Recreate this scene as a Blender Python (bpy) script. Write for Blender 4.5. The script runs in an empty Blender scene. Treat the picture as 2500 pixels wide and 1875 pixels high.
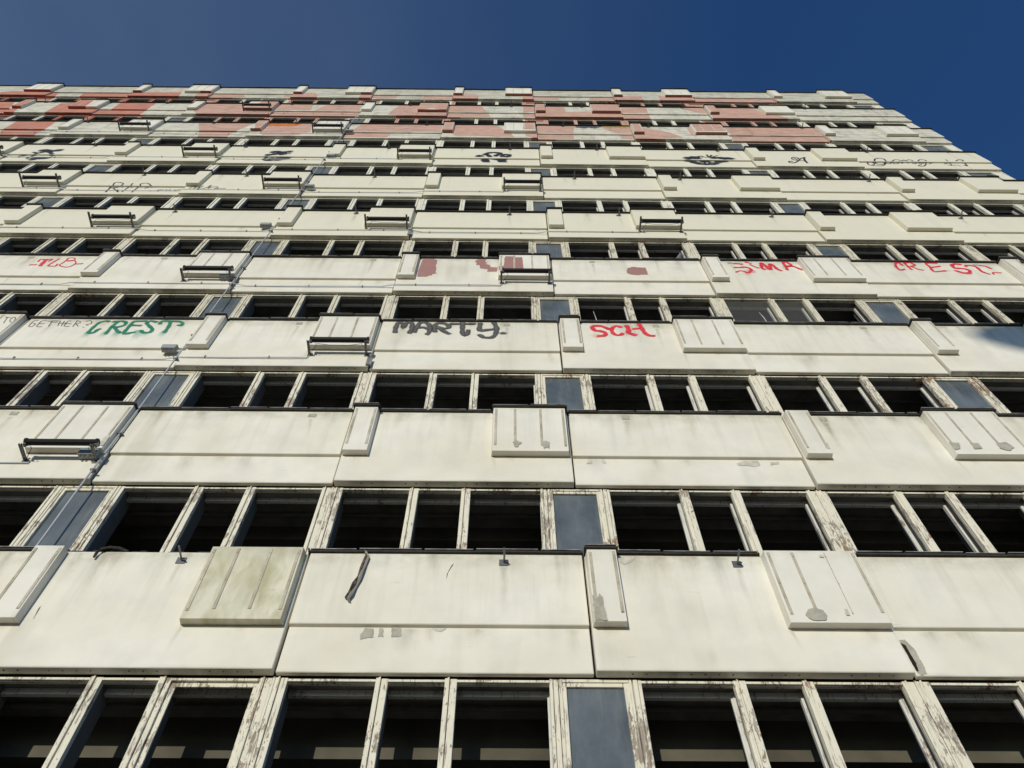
import bpy, math, random
from mathutils import Vector, Matrix
from mathutils.geometry import tessellate_polygon
random.seed(7)
C = bpy.context.scene
rnd = random.Random(11)

# ---------------------------------------------------------------- camera
H = 2.97488            # storey height
W = 3.0                # bay width
Z0 = 7.1743            # underside of the lowest visible panel band
cam = bpy.data.cameras.new('camera')
cam.lens = 29.808; cam.sensor_width = 36; cam.clip_start = 0.1; cam.clip_end = 3000
co = bpy.data.objects.new('camera', cam); C.collection.objects.link(co); C.camera = co
ya, pi_, ro = -0.00728483, 1.0576946, -0.00119036
Rz = Matrix.Rotation(ya, 3, 'Z'); Rx = Matrix.Rotation(pi_, 3, 'X')
Rr = Matrix(((math.cos(ro), 0, math.sin(ro)), (0, 1, 0), (-math.sin(ro), 0, math.cos(ro))))
R = Rz @ Rx @ Rr
right, fwd, up = R.col[0], R.col[1], R.col[2]
M3 = Matrix((right, up, -fwd)).transposed()
co.matrix_world = Matrix.Translation((2.17200, -6.19915, 1.6)) @ M3.to_4x4()

# ---------------------------------------------------------------- sky, sun, exposure
SUN = Vector((0.30, 1.0, -0.205)).normalized()          # direction the light travels
elev = math.asin(-SUN.z); azi = math.atan2(-SUN.x, -SUN.y)
w = bpy.data.worlds.new('World'); C.world = w; w.use_nodes = True
nt = w.node_tree; nt.nodes.clear()
sky = nt.nodes.new('ShaderNodeTexSky'); sky.sky_type = 'NISHITA'; sky.sun_disc = False
sky.sun_elevation = elev; sky.sun_rotation = azi; sky.altitude = 50
sky.air_density = 1.0; sky.dust_density = 0.3; sky.ozone_density = 4.0
bg = nt.nodes.new('ShaderNodeBackground'); bg.inputs['Strength'].default_value = 0.10
out = nt.nodes.new('ShaderNodeOutputWorld')
tc = nt.nodes.new('ShaderNodeTexCoord')
mp = nt.nodes.new('ShaderNodeMapping'); mp.inputs['Rotation'].default_value = (0.3, 0.5, 0.6); mp.inputs['Scale'].default_value = (1.6, 0.7, 1.2)
no = nt.nodes.new('ShaderNodeTexNoise'); no.inputs['Scale'].default_value = 1.6; no.inputs['Detail'].default_value = 5; no.inputs['Roughness'].default_value = 0.55
sx = nt.nodes.new('ShaderNodeSeparateXYZ')
mr = nt.nodes.new('ShaderNodeMapRange'); mr.inputs[1].default_value = 0.25; mr.inputs[2].default_value = -0.7; mr.inputs[3].default_value = 0.0; mr.inputs[4].default_value = 1.0
mu = nt.nodes.new('ShaderNodeMath'); mu.operation = 'MULTIPLY'
mu2 = nt.nodes.new('ShaderNodeMath'); mu2.operation = 'MULTIPLY'; mu2.inputs[1].default_value = 1.15
mx = nt.nodes.new('ShaderNodeMix'); mx.data_type = 'RGBA'; mx.inputs[7].default_value = (1.15, 1.7, 2.6, 1)
L = nt.links.new
L(tc.outputs['Generated'], mp.inputs['Vector']); L(mp.outputs[0], no.inputs['Vector'])
L(tc.outputs['Generated'], sx.inputs[0]); L(sx.outputs['X'], mr.inputs[0])
L(mr.outputs[0], mu.inputs[0]); L(no.outputs['Fac'], mu.inputs[1]); L(mu.outputs[0], mu2.inputs[0])
tn = nt.nodes.new('ShaderNodeMix'); tn.data_type = 'RGBA'; tn.blend_type = 'MULTIPLY'; tn.inputs[0].default_value = 1.0; tn.inputs[7].default_value = (0.62, 0.92, 1.25, 1)
L(sky.outputs[0], tn.inputs[6])
L(mu2.outputs[0], mx.inputs[0]); L(tn.outputs[2], mx.inputs[6]); L(mx.outputs[2], bg.inputs['Color']); L(bg.outputs[0], out.inputs['Surface'])

sl = bpy.data.lights.new('sun', 'SUN'); sl.energy = 2.9; sl.angle = math.radians(0.53); sl.color = (1.0, 0.94, 0.80)
so = bpy.data.objects.new('sun', sl); C.collection.objects.link(so)
so.rotation_euler = SUN.to_track_quat('-Z', 'Y').to_euler(); so.location = (-10, -40, 20)
C.view_settings.view_transform = 'Standard'; C.view_settings.look = 'None'; C.view_settings.gamma = 1
C.view_settings.exposure = 0.0
C.render.engine = 'CYCLES'; C.cycles.max_bounces = 6; C.cycles.diffuse_bounces = 4; C.cycles.transparent_max_bounces = 12

# ---------------------------------------------------------------- materials
class NT:
    def __init__(s, name, rough=0.8, spec=0.3, metal=0.0):
        m = s.m = bpy.data.materials.new(name); m.use_nodes = True
        s.t = m.node_tree; s.b = s.t.nodes['Principled BSDF']
        s.b.inputs['Roughness'].default_value = rough; s.b.inputs['Metallic'].default_value = metal
        s.b.inputs['Specular IOR Level'].default_value = spec
        s.geo = None
    def n(s, typ, **kw):
        x = s.t.nodes.new(typ)
        for k, v in kw.items():
            setattr(x, k, v)
        return x
    def pos(s, scale=(1, 1, 1), obj=False):
        if s.geo is None: s.geo = s.n('ShaderNodeNewGeometry')
        mpn = s.n('ShaderNodeMapping'); mpn.inputs['Scale'].default_value = scale
        s.t.links.new(s.geo.outputs['Position'], mpn.inputs['Vector']); return mpn.outputs[0]
    def noise(s, scale3, scale=1.0, detail=4, rough=0.55, dist=0.0):
        x = s.n('ShaderNodeTexNoise'); x.inputs['Scale'].default_value = scale; x.inputs['Detail'].default_value = detail
        x.inputs['Roughness'].default_value = rough; x.inputs['Distortion'].default_value = dist
        s.t.links.new(s.pos(scale3), x.inputs['Vector']); return x.outputs['Fac']
    def ramp(s, f, a, b, lo=0.0, hi=1.0):
        x = s.n('ShaderNodeMapRange'); x.inputs[1].default_value = a; x.inputs[2].default_value = b
        x.inputs[3].default_value = lo; x.inputs[4].default_value = hi; s.t.links.new(f, x.inputs[0]); return x.outputs[0]
    def mul(s, a, b, op='MULTIPLY'):
        x = s.n('ShaderNodeMath'); x.operation = op
        for i, v in enumerate((a, b)):
            if isinstance(v, (int, float)): x.inputs[i].default_value = v
            else: s.t.links.new(v, x.inputs[i])
        return x.outputs[0]
    def mix(s, f, a, b):
        x = s.n('ShaderNodeMix'); x.data_type = 'RGBA'
        if isinstance(f, (int, float)): x.inputs[0].default_value = f
        else: s.t.links.new(f, x.inputs[0])
        for i, v in ((6, a), (7, b)):
            if isinstance(v, tuple): x.inputs[i].default_value = (*v, 1)
            else: s.t.links.new(v, x.inputs[i])
        return x.outputs[2]
    def color(s, c):
        if isinstance(c, tuple): s.b.inputs['Base Color'].default_value = (*c, 1)
        else: s.t.links.new(c, s.b.inputs['Base Color'])
        return s
    def bump(s, h, strength=0.3, dist=0.005):
        x = s.n('ShaderNodeBump'); x.inputs['Strength'].default_value = strength; x.inputs['Distance'].default_value = dist
        s.t.links.new(h, x.inputs['Height']); s.t.links.new(x.outputs[0], s.b.inputs['Normal']); return s

def plaster(name, base, dirt, grey, smear=0.0, drip=0.3, topdirt=0.3, green=0.0):
    """painted concrete: mottling, drip stains that hang down from the top edge, weather smears"""
    a = NT(name, 0.62, 0.35)
    c = a.mix(a.ramp(a.noise((0.55, 1, 0.9), 1.3, 4), 0.35, 0.75, 0, dirt), base, (0.64, 0.58, 0.44))
    c = a.mix(a.ramp(a.noise((1.3, 1, 1.0), 2.4, 5), 0.45, 0.8, 0, dirt * 0.8), c, (0.56, 0.57, 0.51))
    # height inside the storey
    g = a.n('ShaderNodeSeparateXYZ'); a.t.links.new(a.pos(), g.inputs[0])
    hz = a.mul(a.mul(g.outputs['Z'], Z0 - H * 10, 'SUBTRACT'), H, 'MODULO')
    dm = a.mul(a.ramp(a.noise((5.5, 1, 0.35), 1.0, 5, 0.6), 0.5, 0.72), a.ramp(hz, 0.2, 1.7, 0.0, drip))
    c = a.mix(dm, c, (0.45, 0.43, 0.34))
    tm = a.mul(a.ramp(hz, 1.35, 1.62, 0, topdirt), a.ramp(a.noise((2.2, 1, 3), 1.4, 5, 0.65), 0.38, 0.7))
    c = a.mix(tm, c, (0.36, 0.35, 0.24))
    bm_ = a.mul(a.ramp(hz, 0.0, 0.045, topdirt * 0.45, 0.0), a.ramp(a.noise((2, 1, 1), 1.3, 5), 0.35, 0.7))
    c = a.mix(bm_, c, (0.30, 0.29, 0.2))
    # a few long soft run stains and small scuffs
    rs = a.mul(a.ramp(a.noise((2.1, 1, 0.16), 1.0, 3, 0.5, 0.3), 0.57, 0.68, 0, 0.55 * drip + 0.1), a.ramp(a.noise((0.8, 1, 0.9), 1.0, 2), 0.42, 0.6))
    c = a.mix(rs, c, (0.47, 0.44, 0.33))
    sc = a.mul(a.ramp(a.noise((1.0, 1, 7.0), 2.6, 4, 0.6), 0.66, 0.72, 0, 0.6), a.ramp(a.noise((1, 1, 1), 0.7, 2), 0.5, 0.6))
    c = a.mix(sc, c, (0.44, 0.42, 0.35))
    if smear:
        s1 = a.ramp(a.noise((0.9, 1, 6.0), 1.2, 6, 0.68, 0.6), 0.46, 0.66, 0, smear)
        c = a.mix(s1, c, grey)
        s2 = a.mul(a.ramp(a.noise((3.5, 1, 1.3), 1.0, 6, 0.7), 0.5, 0.75), smear * 0.9)
        c = a.mix(s2, c, (0.27, 0.27, 0.22))
    if green:
        s3 = a.ramp(a.noise((3.0, 1, 1.1), 1.3, 5, 0.6, 0.4), 0.42, 0.66, 0, green)
        c = a.mix(s3, c, (0.42, 0.40, 0.24))
    oi = a.n('ShaderNodeObjectInfo')
    v = a.ramp(oi.outputs['Random'], 0, 1, 0.0, 0.14)
    c = a.mix(v, c, (0.62, 0.58, 0.47))
    a.color(c)
    hb = a.mul(a.noise((1, 1, 1), 55, 3), a.mul(a.noise((1, 1, 1), 1.7, 3), 2.0), 'ADD')
    a.bump(hb, 0.25, 0.004)
    return a.m

CREAM = (0.82, 0.79, 0.695)
M = {}
M['low'] = plaster('weathered_plaster', CREAM, 0.55, (0.4, 0.4, 0.35), 0.0, 0.6, 0.85)
M['mid'] = plaster('cream_plaster', (0.76, 0.73, 0.59), 0.22, (0.4, 0.4, 0.35), 0.0, 0.15, 0.35)
M['high'] = plaster('dirty_plaster', (0.72, 0.70, 0.60), 0.4, (0.36, 0.36, 0.30), 0.95, 0.4, 0.4)
M['top'] = plaster('grimy_plaster', (0.60, 0.59, 0.50), 0.5, (0.30, 0.30, 0.25), 0.95, 0.5, 0.6)
M['box'] = plaster('cover_plaster', (0.83, 0.81, 0.73), 0.45, (0.4, 0.4, 0.35), 0.0, 0.4, 0.45)
M['greenbox'] = plaster('mossy_plaster', (0.74, 0.71, 0.56), 0.6, (0.4, 0.4, 0.35), 0.0, 0.6, 0.8, 0.95)

def paintmat(name, col, soft=0.15, fadeout=False):
    a = NT(name, 0.7, 0.3)
    c = a.mix(a.ramp(a.noise((1, 1, 1), 3.0, 5), 0.4, 0.7, 0, soft), col, tuple(min(1, x * 1.4 + 0.05) for x in col))
    c = a.mix(a.ramp(a.noise((1, 1, 5), 2.0, 6, 0.7), 0.55, 0.72, 0, soft), c, (0.35, 0.3, 0.25))
    a.color(c)
    if soft >= 0.3:
        wn = a.mul(a.ramp(a.noise((1.1, 1, 4.5), 1.5, 7, 0.75, 0.5), 0.50, 0.66, 0.0, 0.85), a.ramp(a.noise((1, 1, 1), 0.5, 3), 0.35, 0.6, 0.25, 1.0))
        tr_ = a.n('ShaderNodeBsdfTransparent'); ms_ = a.n('ShaderNodeMixShader')
        a.t.links.new(wn, ms_.inputs[0]); a.t.links.new(a.b.outputs[0], ms_.inputs[1]); a.t.links.new(tr_.outputs[0], ms_.inputs[2]); a.t.links.new(ms_.outputs[0], a.t.nodes['Material Output'].inputs['Surface'])
    return a.m
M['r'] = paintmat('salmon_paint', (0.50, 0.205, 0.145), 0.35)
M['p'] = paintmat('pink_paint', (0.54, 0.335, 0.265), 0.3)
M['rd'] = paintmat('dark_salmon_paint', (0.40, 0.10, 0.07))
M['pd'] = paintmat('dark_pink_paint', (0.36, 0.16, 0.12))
M['m'] = paintmat('mauve_paint', (0.35, 0.185, 0.165), 0.1)
def putty(name, col):
    a = NT(name, 0.85, 0.2); a.color(a.mix(a.ramp(a.noise((1, 1, 1), 14, 4), 0.35, 0.65), col, tuple(x * 0.75 for x in col))); return a.m
M['c'] = putty('grey_putty', (0.47, 0.45, 0.37)); M['f'] = putty('faint_putty', (0.62, 0.60, 0.51))
M['k'] = putty('crack_dark', (0.10, 0.09, 0.07)); M['h'] = putty('broken_hole', (0.02, 0.018, 0.015))

def spray(name, col, strength=1.0, vary=0.35):
    a = NT(name, 0.6, 0.3); a.color(a.mix(a.ramp(a.noise((1, 1, 1), 9, 3), 0.35, 0.65, 0, vary), col, tuple(min(1, x * 1.8 + 0.03) for x in col)))
    at = a.n('ShaderNodeAttribute'); at.attribute_name = 'fade'
    f = a.ramp(at.outputs['Fac'], 0.0, 0.85)
    f = a.mul(f, a.ramp(a.noise((1, 1, 1), 22, 3), 0.2, 0.5, 0.75, 1.0)); f = a.mul(f, strength)
    tr = a.n('ShaderNodeBsdfTransparent'); ms = a.n('ShaderNodeMixShader'); o = a.t.nodes['Material Output']
    a.t.links.new(f, ms.inputs[0]); a.t.links.new(tr.outputs[0], ms.inputs[1]); a.t.links.new(a.b.outputs[0], ms.inputs[2]); a.t.links.new(ms.outputs[0], o.inputs['Surface'])
    return a.m
def stainmat(name, col, strength):
    a = NT(name, 0.75, 0.25); a.color(col)
    at = a.n('ShaderNodeAttribute'); at.attribute_name = 'fade'
    f = a.mul(a.ramp(at.outputs['Fac'], 0.0, 1.0), a.ramp(a.noise((2.5, 1, 0.8), 4.0, 5, 0.65), 0.3, 0.7, 0.15, 1.0)); f = a.mul(f, strength)
    tr = a.n('ShaderNodeBsdfTransparent'); ms = a.n('ShaderNodeMixShader')
    a.t.links.new(f, ms.inputs[0]); a.t.links.new(tr.outputs[0], ms.inputs[1]); a.t.links.new(a.b.outputs[0], ms.inputs[2]); a.t.links.new(ms.outputs[0], a.t.nodes['Material Output'].inputs['Surface'])
    return a.m
SP0 = {'a': stainmat('grey_run_stain', (0.36, 0.35, 0.29), 0.55), 'b': stainmat('brown_run_stain', (0.45, 0.36, 0.22), 0.5), 'c': stainmat('green_run_stain', (0.36, 0.36, 0.22), 0.5)}
SP = {'k': spray('black_marker', (0.06, 0.055, 0.07), 0.85), 'g': spray('green_spray', (0.01, 0.17, 0.10)), 'gf': spray('green_mist', (0.02, 0.30, 0.2), 0.6),
      'd': spray('charcoal_spray', (0.045, 0.043, 0.045)), 'dl': spray('charcoal_spray_thin', (0.17, 0.165, 0.155), 0.5), 'R': spray('red_spray', (0.66, 0.03, 0.045)),
      'Rf': spray('red_mist', (0.70, 0.09, 0.09), 0.55), 'n': spray('blueblack_spray', (0.016, 0.018, 0.03), 0.95, 0.1),
      'o': spray('orange_spray', (0.6, 0.17, 0.03)), 'e': spray('grey_spray', (0.09, 0.09, 0.10)), 'y': spray('yellow_spray', (0.42, 0.32, 0.08), 0.9)}

def peeling(name, paint, wood, wood2, lo, hi):
    a = NT(name, 0.7, 0.3)
    nz = a.noise((1.0, 1.0, 0.26), 27, 8, 0.75, 0.8)
    big = a.noise((1.5, 1, 0.8), 2.6, 4, 0.6)
    crack = a.ramp(a.noise((1.0, 1.0, 0.07), 46, 4, 0.6, 0.4), 0.60, 0.64, 0.0, 0.85)
    mask = a.mul(a.ramp(a.mul(nz, a.mul(big, 0.75), 'ADD'), lo, hi), crack, 'MAXIMUM')
    wd = a.mix(a.ramp(a.noise((1, 1, 0.1), 60, 4), 0.4, 0.6), wood, wood2)
    wd = a.mix(a.ramp(a.noise((1, 1, 1), 1.9, 2), 0.55, 0.62, 0, 0.8), wd, (0.30, 0.17, 0.09))
    pc = a.mix(a.ramp(a.noise((1, 1, 0.4), 9, 4), 0.4, 0.7, 0, 0.35), paint, tuple(x * 0.72 for x in paint))
    a.color(a.mix(mask, pc, wd)); a.bump(a.mul(mask, -1.0), 0.7, 0.004)
    return a.m
M['peel'] = peeling('peeling_cream_paint', (0.76, 0.72, 0.59), (0.42, 0.37, 0.31), (0.27, 0.21, 0.15), 0.95, 0.965)
M['peel2'] = peeling('flaking_cream_paint', (0.68, 0.64, 0.51), (0.36, 0.32, 0.27), (0.24, 0.2, 0.16), 0.97, 0.99)
M['sound'] = peeling('sound_white_paint', (0.76, 0.74, 0.63), (0.42, 0.39, 0.33), (0.3, 0.27, 0.22), 1.04, 1.1)
M['inner'] = peeling('inner_white_paint', (0.72, 0.71, 0.66), (0.4, 0.38, 0.34), (0.3, 0.27, 0.22), 1.0, 1.06)
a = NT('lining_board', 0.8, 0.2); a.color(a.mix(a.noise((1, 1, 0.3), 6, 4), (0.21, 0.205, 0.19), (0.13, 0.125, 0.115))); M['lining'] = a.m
a = NT('blue_grey_panel_glass', 0.22, 0.5)
pc_ = a.mix(a.ramp(a.noise((1.2, 1, 0.9), 1.9, 5), 0.3, 0.7), (0.075, 0.09, 0.10), (0.15, 0.175, 0.19)); pc_ = a.mix(a.ramp(a.noise((6, 1, 0.7), 1.5, 6, 0.7), 0.5, 0.75, 0, 0.5), pc_, (0.24, 0.25, 0.24)); a.color(pc_); a.bump(a.noise((1, 1, 1), 1.2, 2), 0.5, 0.02); M['pane'] = a.m
a = NT('pink_pane', 0.6, 0.4); a.color(a.mix(a.ramp(a.noise((1, 1, 1), 5, 5), 0.4, 0.7, 0, 0.7), (0.52, 0.33, 0.27), (0.40, 0.36, 0.31))); M['ppane'] = a.m
a = NT('dusty_glass', 0.25, 0.5); a.color((0.35, 0.35, 0.33))
tr = a.n('ShaderNodeBsdfTransparent'); ms = a.n('ShaderNodeMixShader'); ms.inputs[0].default_value = 0.09
a.t.links.new(tr.outputs[0], ms.inputs[1]); a.t.links.new(a.b.outputs[0], ms.inputs[2]); a.t.links.new(ms.outputs[0], a.t.nodes['Material Output'].inputs['Surface']); M['glass'] = a.m
a = NT('coping_metal', 0.45, 0.5, 0.25); a.color(a.mix(a.ramp(a.noise((6, 1, 1), 1, 4), 0.4, 0.6), (0.42, 0.42, 0.39), (0.22, 0.2, 0.18))); M['copmetal'] = a.m
a = NT('bitumen', 0.8, 0.2); a.color(a.mix(a.noise((2, 1, 1), 8, 4), (0.018, 0.018, 0.017), (0.07, 0.065, 0.055))); a.bump(a.noise((1, 1, 1), 30, 4), 0.8, 0.02); M['bitumen'] = a.m
a = NT('worn_felt', 0.85, 0.2); a.color(a.mix(a.ramp(a.noise((1, 1, 1), 26, 5), 0.4, 0.6), (0.03, 0.027, 0.024), (0.17, 0.145, 0.12))); a.bump(a.noise((1, 1, 1), 40, 4), 0.9, 0.02); M['felt'] = a.m
a = NT('galvanised_steel', 0.45, 0.5, 0.6); a.color(a.mix(a.noise((1, 1, 1), 20, 4), (0.22, 0.22, 0.22), (0.13, 0.13, 0.13))); M['steel'] = a.m
a = NT('grey_conduit', 0.5, 0.4, 0.1); a.color(a.mix(a.noise((1, 1, 1), 4, 4), (0.52, 0.55, 0.58), (0.40, 0.42, 0.44))); M['conduit'] = a.m
a = NT('grey_enclosure', 0.5, 0.4); a.color(a.mix(a.noise((1, 1, 1), 9, 4), (0.36, 0.39, 0.38), (0.27, 0.29, 0.28))); M['jbox'] = a.m
a = NT('black_plastic', 0.6, 0.25); a.color((0.010, 0.010, 0.011)); M['black'] = a.m
a = NT('batten_wood', 0.8, 0.2); a.color(a.mix(a.ramp(a.noise((1, 1, 1), 3.2, 6, 0.65), 0.35, 0.68), (0.60, 0.56, 0.46), (0.34, 0.30, 0.22))); M['batten'] = a.m
a = NT('batten_white', 0.8, 0.2); a.color(a.mix(a.ramp(a.noise((2, 1, 3), 5, 5), 0.4, 0.62), (0.62, 0.61, 0.55), (0.50, 0.47, 0.40))); M['battenw'] = a.m
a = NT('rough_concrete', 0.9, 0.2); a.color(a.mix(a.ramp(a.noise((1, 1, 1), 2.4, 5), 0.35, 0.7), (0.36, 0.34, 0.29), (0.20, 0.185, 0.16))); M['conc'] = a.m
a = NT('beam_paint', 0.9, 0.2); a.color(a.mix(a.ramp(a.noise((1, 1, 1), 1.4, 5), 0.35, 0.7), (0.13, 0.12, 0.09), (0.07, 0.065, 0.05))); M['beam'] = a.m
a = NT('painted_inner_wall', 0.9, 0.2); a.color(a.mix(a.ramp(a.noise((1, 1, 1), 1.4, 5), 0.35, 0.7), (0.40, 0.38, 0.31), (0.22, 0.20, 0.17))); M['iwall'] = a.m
a = NT('joint_dark', 0.9, 0.1); a.color((0.03, 0.03, 0.026)); M['joint'] = a.m
a = NT('pigeon_grey', 0.7, 0.3); a.color(a.mix(a.ramp(a.noise((1, 1, 1), 22, 3), 0.4, 0.6), (0.10, 0.11, 0.13), (0.20, 0.21, 0.24))); M['pigeon'] = a.m
a = NT('square_paving', 0.9, 0.2)
a.color(a.mix(a.ramp(a.noise((1, 1, 1), 0.5, 6), 0.35, 0.7), (0.20, 0.185, 0.155), (0.15, 0.14, 0.12))); M['ground'] = a.m

# ---------------------------------------------------------------- mesh helpers
ORG = {}
def place(o, parent, org):
    ORG[o.name] = Vector(org)
    if parent is not None:
        o.parent = parent; o.location = Vector(org) - ORG[parent.name]
    else:
        o.location = org
    C.collection.objects.link(o)
    return o
def empty(name, loc, **k):
    o = bpy.data.objects.new(name, None); o.empty_display_size = 0.2; place(o, None, loc); tag(o, **k); return o
def tag(o, label=None, cat=None, group=None, kind=None):
    if label: o['label'] = label
    if cat: o['category'] = cat
    if group: o['group'] = group
    if kind: o['kind'] = kind
    return o

class MB:
    def __init__(s): s.v = []; s.f = []; s.mi = []; s.mats = []; s.fade = []
    def m(s, mat):
        if mat not in s.mats: s.mats.append(mat)
        return s.mats.index(mat)
    def add(s, vs, fs, mat, fade=None):
        n = len(s.v); s.v += [tuple(x) for x in vs]; s.f += [tuple(n + i for i in f) for f in fs]; k = s.m(mat); s.mi += [k] * len(fs)
        s.fade += list(fade) if fade else [1.0] * len(vs)
    def box(s, x0, x1, y0, y1, z0, z1, mat, dx=0.0, dz=0.0):
        """y0 is the front; dx/dz shrink the front face (draft)"""
        vs = [(x0 + dx, y0, z0 + dz), (x1 - dx, y0, z0 + dz), (x1 - dx, y0, z1), (x0 + dx, y0, z1), (x0, y1, z0), (x1, y1, z0), (x1, y1, z1), (x0, y1, z1)]
        s.add(vs, [(0, 1, 2, 3), (5, 4, 7, 6), (4, 5, 1, 0), (3, 2, 6, 7), (4, 0, 3, 7), (1, 5, 6, 2)], mat)
    def tube(s, pts, r, mat, n=7, cap=True):
        pts = [Vector(p) for p in pts]; rings = []
        rr = r if isinstance(r, (list, tuple)) else [r] * len(pts)
        ref = None
        vs = []; fs = []
        for i, p in enumerate(pts):
            d = (pts[min(i + 1, len(pts) - 1)] - pts[max(i - 1, 0)]).normalized()
            if ref is None or abs(ref.dot(d)) > 0.95: ref = Vector((0, 0, 1)) if abs(d.z) < 0.8 else Vector((1, 0, 0))
            a_ = d.cross(ref).normalized(); b_ = d.cross(a_).normalized()
            for k in range(n):
                t = 2 * math.pi * k / n; vs.append(p + (a_ * math.cos(t) + b_ * math.sin(t)) * rr[i])
        for i in range(len(pts) - 1):
            for k in range(n):
                fs.append((i * n + k, i * n + (k + 1) % n, (i + 1) * n + (k + 1) % n, (i + 1) * n + k))
        if cap: fs.append(tuple(range(n))[::-1]); fs.append(tuple((len(pts) - 1) * n + k for k in range(n)))
        s.add(vs, fs, mat)
    def poly(s, pts, y, mat, rough=0.0):
        """flat polygon (x, z) facing -y"""
        if len(pts) < 3: return
        ar = sum(pts[i][0] * pts[(i + 1) % len(pts)][1] - pts[(i + 1) % len(pts)][0] * pts[i][1] for i in range(len(pts)))
        if abs(ar) < 1e-4: return
        if ar < 0: pts = pts[::-1]
        if rough:
            q = []
            for i in range(len(pts)):
                a_, b_ = pts[i], pts[(i + 1) % len(pts)]; l = math.hypot(b_[0] - a_[0], b_[1] - a_[1]); n = max(1, int(l / (rough * 2.5)))
                for k in range(n):
                    t = k / n; j = rough * (0.25 if k == 0 else 1.0)
                    q.append((a_[0] + (b_[0] - a_[0]) * t + rnd.uniform(-j, j), a_[1] + (b_[1] - a_[1]) * t + rnd.uniform(-j, j)))
            pts = q
        vs = [Vector((p[0], y, p[1])) for p in pts]
        tris = tessellate_polygon([vs])
        s.add(vs, [t for t in tris], mat)
    def build(s, name, parent=None, org=None, bevel=0.0, smooth=False):
        if org is None:
            org = ((min(v[0] for v in s.v) + max(v[0] for v in s.v)) / 2, (min(v[1] for v in s.v) + max(v[1] for v in s.v)) / 2, min(v[2] for v in s.v))
        me = bpy.data.meshes.new(name); o_ = Vector(org)
        me.from_pydata([Vector(v) - o_ for v in s.v], [], s.f)
        for mm in s.mats: me.materials.append(mm)
        me.polygons.foreach_set('material_index', s.mi)
        if smooth: me.polygons.foreach_set('use_smooth', [True] * len(s.f))
        if any(x != 1.0 for x in s.fade):
            at = me.attributes.new('fade', 'FLOAT', 'POINT'); at.data.foreach_set('value', s.fade)
        me.validate(); me.update()
        o = bpy.data.objects.new(name, me); place(o, parent, org)
        if bevel:
            b = o.modifiers.new('bevel', 'BEVEL'); b.width = bevel; b.segments = 1; b.limit_method = 'ANGLE'; b.angle_limit = math.radians(50)
        return o

def clip(poly, x0, x1, z0, z1):
    def cut(P, ins, inter):
        o_ = []
        for i in range(len(P)):
            a_, b_ = P[i - 1], P[i]
            if ins(b_):
                if not ins(a_): o_.append(inter(a_, b_))
                o_.append(b_)
            elif ins(a_): o_.append(inter(a_, b_))
        return o_
    def ix(v):
        return lambda a_, b_: (v, a_[1] + (b_[1] - a_[1]) * (v - a_[0]) / (b_[0] - a_[0]))
    def iz(v):
        return lambda a_, b_: (a_[0] + (b_[0] - a_[0]) * (v - a_[1]) / (b_[1] - a_[1]), v)
    for ins, it in ((lambda p: p[0] >= x0, ix(x0)), (lambda p: p[0] <= x1, ix(x1)), (lambda p: p[1] >= z0, iz(z0)), (lambda p: p[1] <= z1, iz(z1))):
        if not poly: return []
        poly = cut(poly, ins, it)
    return poly
def xspan(poly, h):
    xs = []
    for i in range(len(poly)):
        a_, b_ = poly[i - 1], poly[i]
        if (a_[1] - h) * (b_[1] - h) < 0: xs.append(a_[0] + (b_[0] - a_[0]) * (h - a_[1]) / (b_[1] - a_[1]))
    return (min(xs), max(xs)) if len(xs) >= 2 else None

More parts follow.
